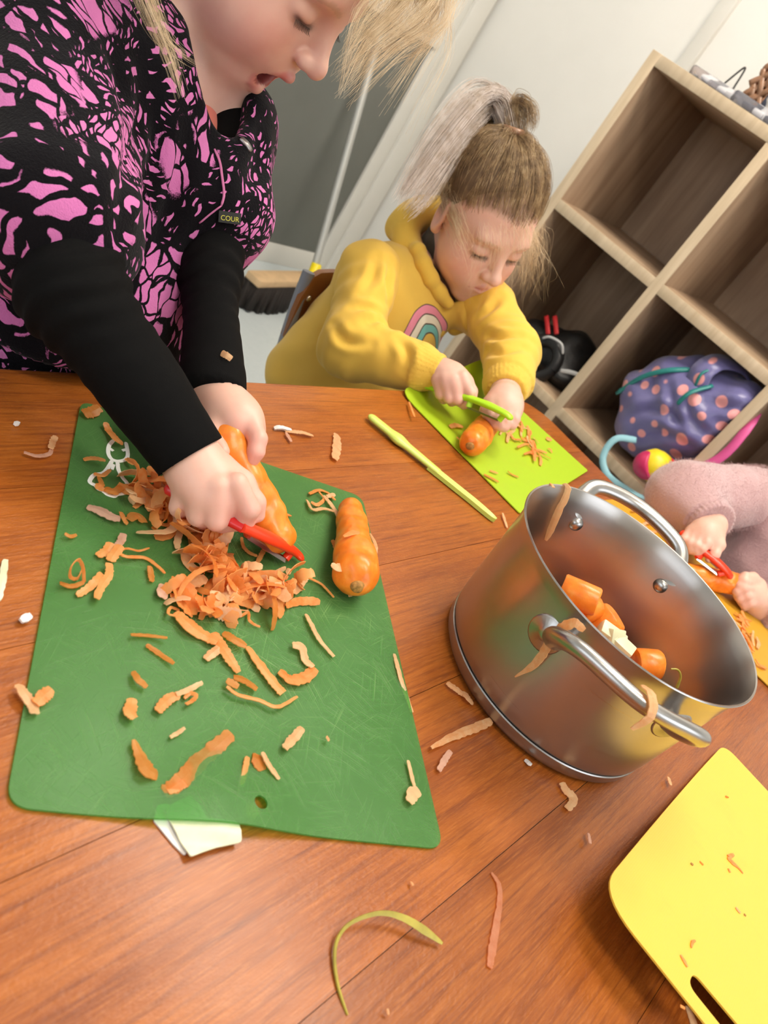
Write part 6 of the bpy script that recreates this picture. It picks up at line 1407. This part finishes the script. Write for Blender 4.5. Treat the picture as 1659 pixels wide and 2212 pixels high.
# shreds on the lime mat
LR = random.Random(5)
for i in range(34):
    u, v = LR.random(), LR.gauss(0, .5); px = 1085 + u * 75 + v * 22 + (i % 3) * 12; py = 925 + u * 62 + v * 22 - (i % 3) * 10; a = LR.uniform(.2, 1.7) if i % 3 else LR.uniform(0, 3.1); L = LR.uniform(10, 26)
    peel([(px - math.cos(a) * L * .6, py - math.sin(a) * L * .6), (px + LR.uniform(-5, 5), py + LR.uniform(-4, 4)), (px + math.cos(a) * L * .6, py + math.sin(a) * L * .6)], LR.uniform(4, 8), 'thin orange carrot shred in the scatter right of the carrot on the lime mat', LR.choice(['peel', 'peel', 'peel_pale']), surf='l', seed=i, group='shreds scattered on the lime mat')
for i, (pts, w, lab) in enumerate((([(884, 868), (890, 884), (896, 900)], 6, 'thin peel near the rounded corner of the lime mat'), ([(972, 922), (984, 918), (1000, 921)], 12, 'peel at the left of the carrot on the lime mat'), ([(988, 944), (994, 950)], 8, 'tiny peel beside the fat end of the carrot on the lime mat'),
        ([(1046, 1024), (1062, 1032), (1077, 1040)], 8, 'orange peel near the near edge of the lime mat'), ([(1058, 1016), (1076, 1022)], 5, 'small faint peel just above the near-edge peel on the lime mat'), ([(1098, 1018), (1106, 1024), (1120, 1030)], 7, 'Y-shaped shred in the lower middle of the lime mat'), ([(1180, 946), (1192, 950)], 10, 'peel stuck at the right edge of the lime mat'),
        ([(1190, 990), (1160, 975), (1140, 962)], 5, 'long thin shred at the right of the scatter on the lime mat'))): peel(pts, w, lab, 'peel', surf='l', seed=i + 50)
# shreds on the golden mat
for i in range(16):
    u = LR.random(); px = 1368 + u * 70 + LR.gauss(0, 7); py = 1096 + u * 50 + LR.gauss(0, 8); a = .6 + LR.gauss(0, .6); L = LR.uniform(12, 26)
    peel([(px - math.cos(a) * L * .6, py - math.sin(a) * L * .6), (px + LR.uniform(-4, 4), py + LR.uniform(-4, 4)), (px + math.cos(a) * L * .6, py + math.sin(a) * L * .6)], LR.uniform(5, 9), 'orange carrot shred on the golden mat seen through the far pot handle', LR.choice(['peel', 'peel_pale']), surf='d', seed=i, group='shreds on the golden mat behind the pot')
for i in range(14):
    u = LR.random(); px = 1600 + u * 55 + LR.gauss(0, 4); py = 1340 + u * 95 + LR.gauss(0, 14); a = 1.0 + LR.gauss(0, .4); L = LR.uniform(14, 34)
    peel([(px - math.cos(a) * L * .6, py - math.sin(a) * L * .6), (px + LR.uniform(-4, 4), py + LR.uniform(-4, 4)), (px + math.cos(a) * L * .6, py + math.sin(a) * L * .6)], LR.uniform(5, 9), 'carrot shred on the golden mat below the hand holding the carrot', LR.choice(['peel', 'peel_pale']), surf='d', seed=i, group='shreds on the golden mat at the right picture edge')
# bits on the yellow mat (it curves up, so each bit takes the mat's height where it lies)
def on_yellow(px, py):
    z = TZ + .01
    for _ in range(8): p = onz(px, py, z); z = float(YZ(p[0], p[1])) + .0026
    return p
for i, (pts, w, mt, lab) in enumerate((
    ([(1572, 1852), (1582, 1862), (1594, 1872), (1606, 1886)], [.004, .005, .0026, .0016], 'peel', 'largest orange peel on the yellow mat'), ([(1574, 1850), (1586, 1846)], [.004, .003], 'peel', 'ragged end beside the largest peel on the yellow mat'), ([(1574, 1876), (1578, 1884)], [.002, .0018], 'peel', 'tiny orange bit under the largest peel on the yellow mat'),
    ([(1590, 1960), (1600, 1972)], [.0022, .0026], 'peel_pale', 'small pale peel at the right of the yellow mat'), ([(1494, 2046), (1497, 2034), (1503, 2032)], [.0016, .0022, .0018], 'peel', 'hooked orange bit above the handle slot of the yellow mat'), ([(1471, 2062), (1478, 2074), (1486, 2088)], [.0018, .0026, .0022], 'peel', 'straight orange peel just above the handle slot of the yellow mat'),
    ([(1568, 1720), (1574, 1722)], [.002, .0016], 'peel_wet', 'tiny brown bit near the far end of the yellow mat'), ([(1493, 1864), (1498, 1868)], [.0016, .002], 'carrot_core', 'dark speck in the middle of the yellow mat'), ([(1608, 1974), (1612, 1978)], [.0014, .0016], 'carrot_core', 'dark speck at the right of the yellow mat'), ([(1512, 1860), (1520, 1868)], [.001, .0018], 'peel_wet', 'faint brown peel beside the dark speck on the yellow mat'), ([(1470, 2172), (1480, 2178)], [.002, .002], 'peel', 'orange bit at the left of the handle slot'))):
    P = np.array([on_yellow(*p) for p in pts]); V, Fc = ribbon_geo(P, w, .0005, rough=.15, n=10); props(mk('carrot_peel', V, Fc, M[mt], smooth=False), lab, 'peeling', 'bits of peel on the yellow mat')
P = np.array([onz(a, b, TZ + .001) for a, b in ((1484, 2172), (1492, 2190), (1500, 2212), (1508, 2235))]); V, Fc = ribbon_geo(P, [.004, .006, .007, .005], .0006, rough=.1, n=12); props(mk('carrot_peel', V, Fc, M['peel_pale']), 'pale peel on the table inside the handle slot of the yellow mat', 'peeling')
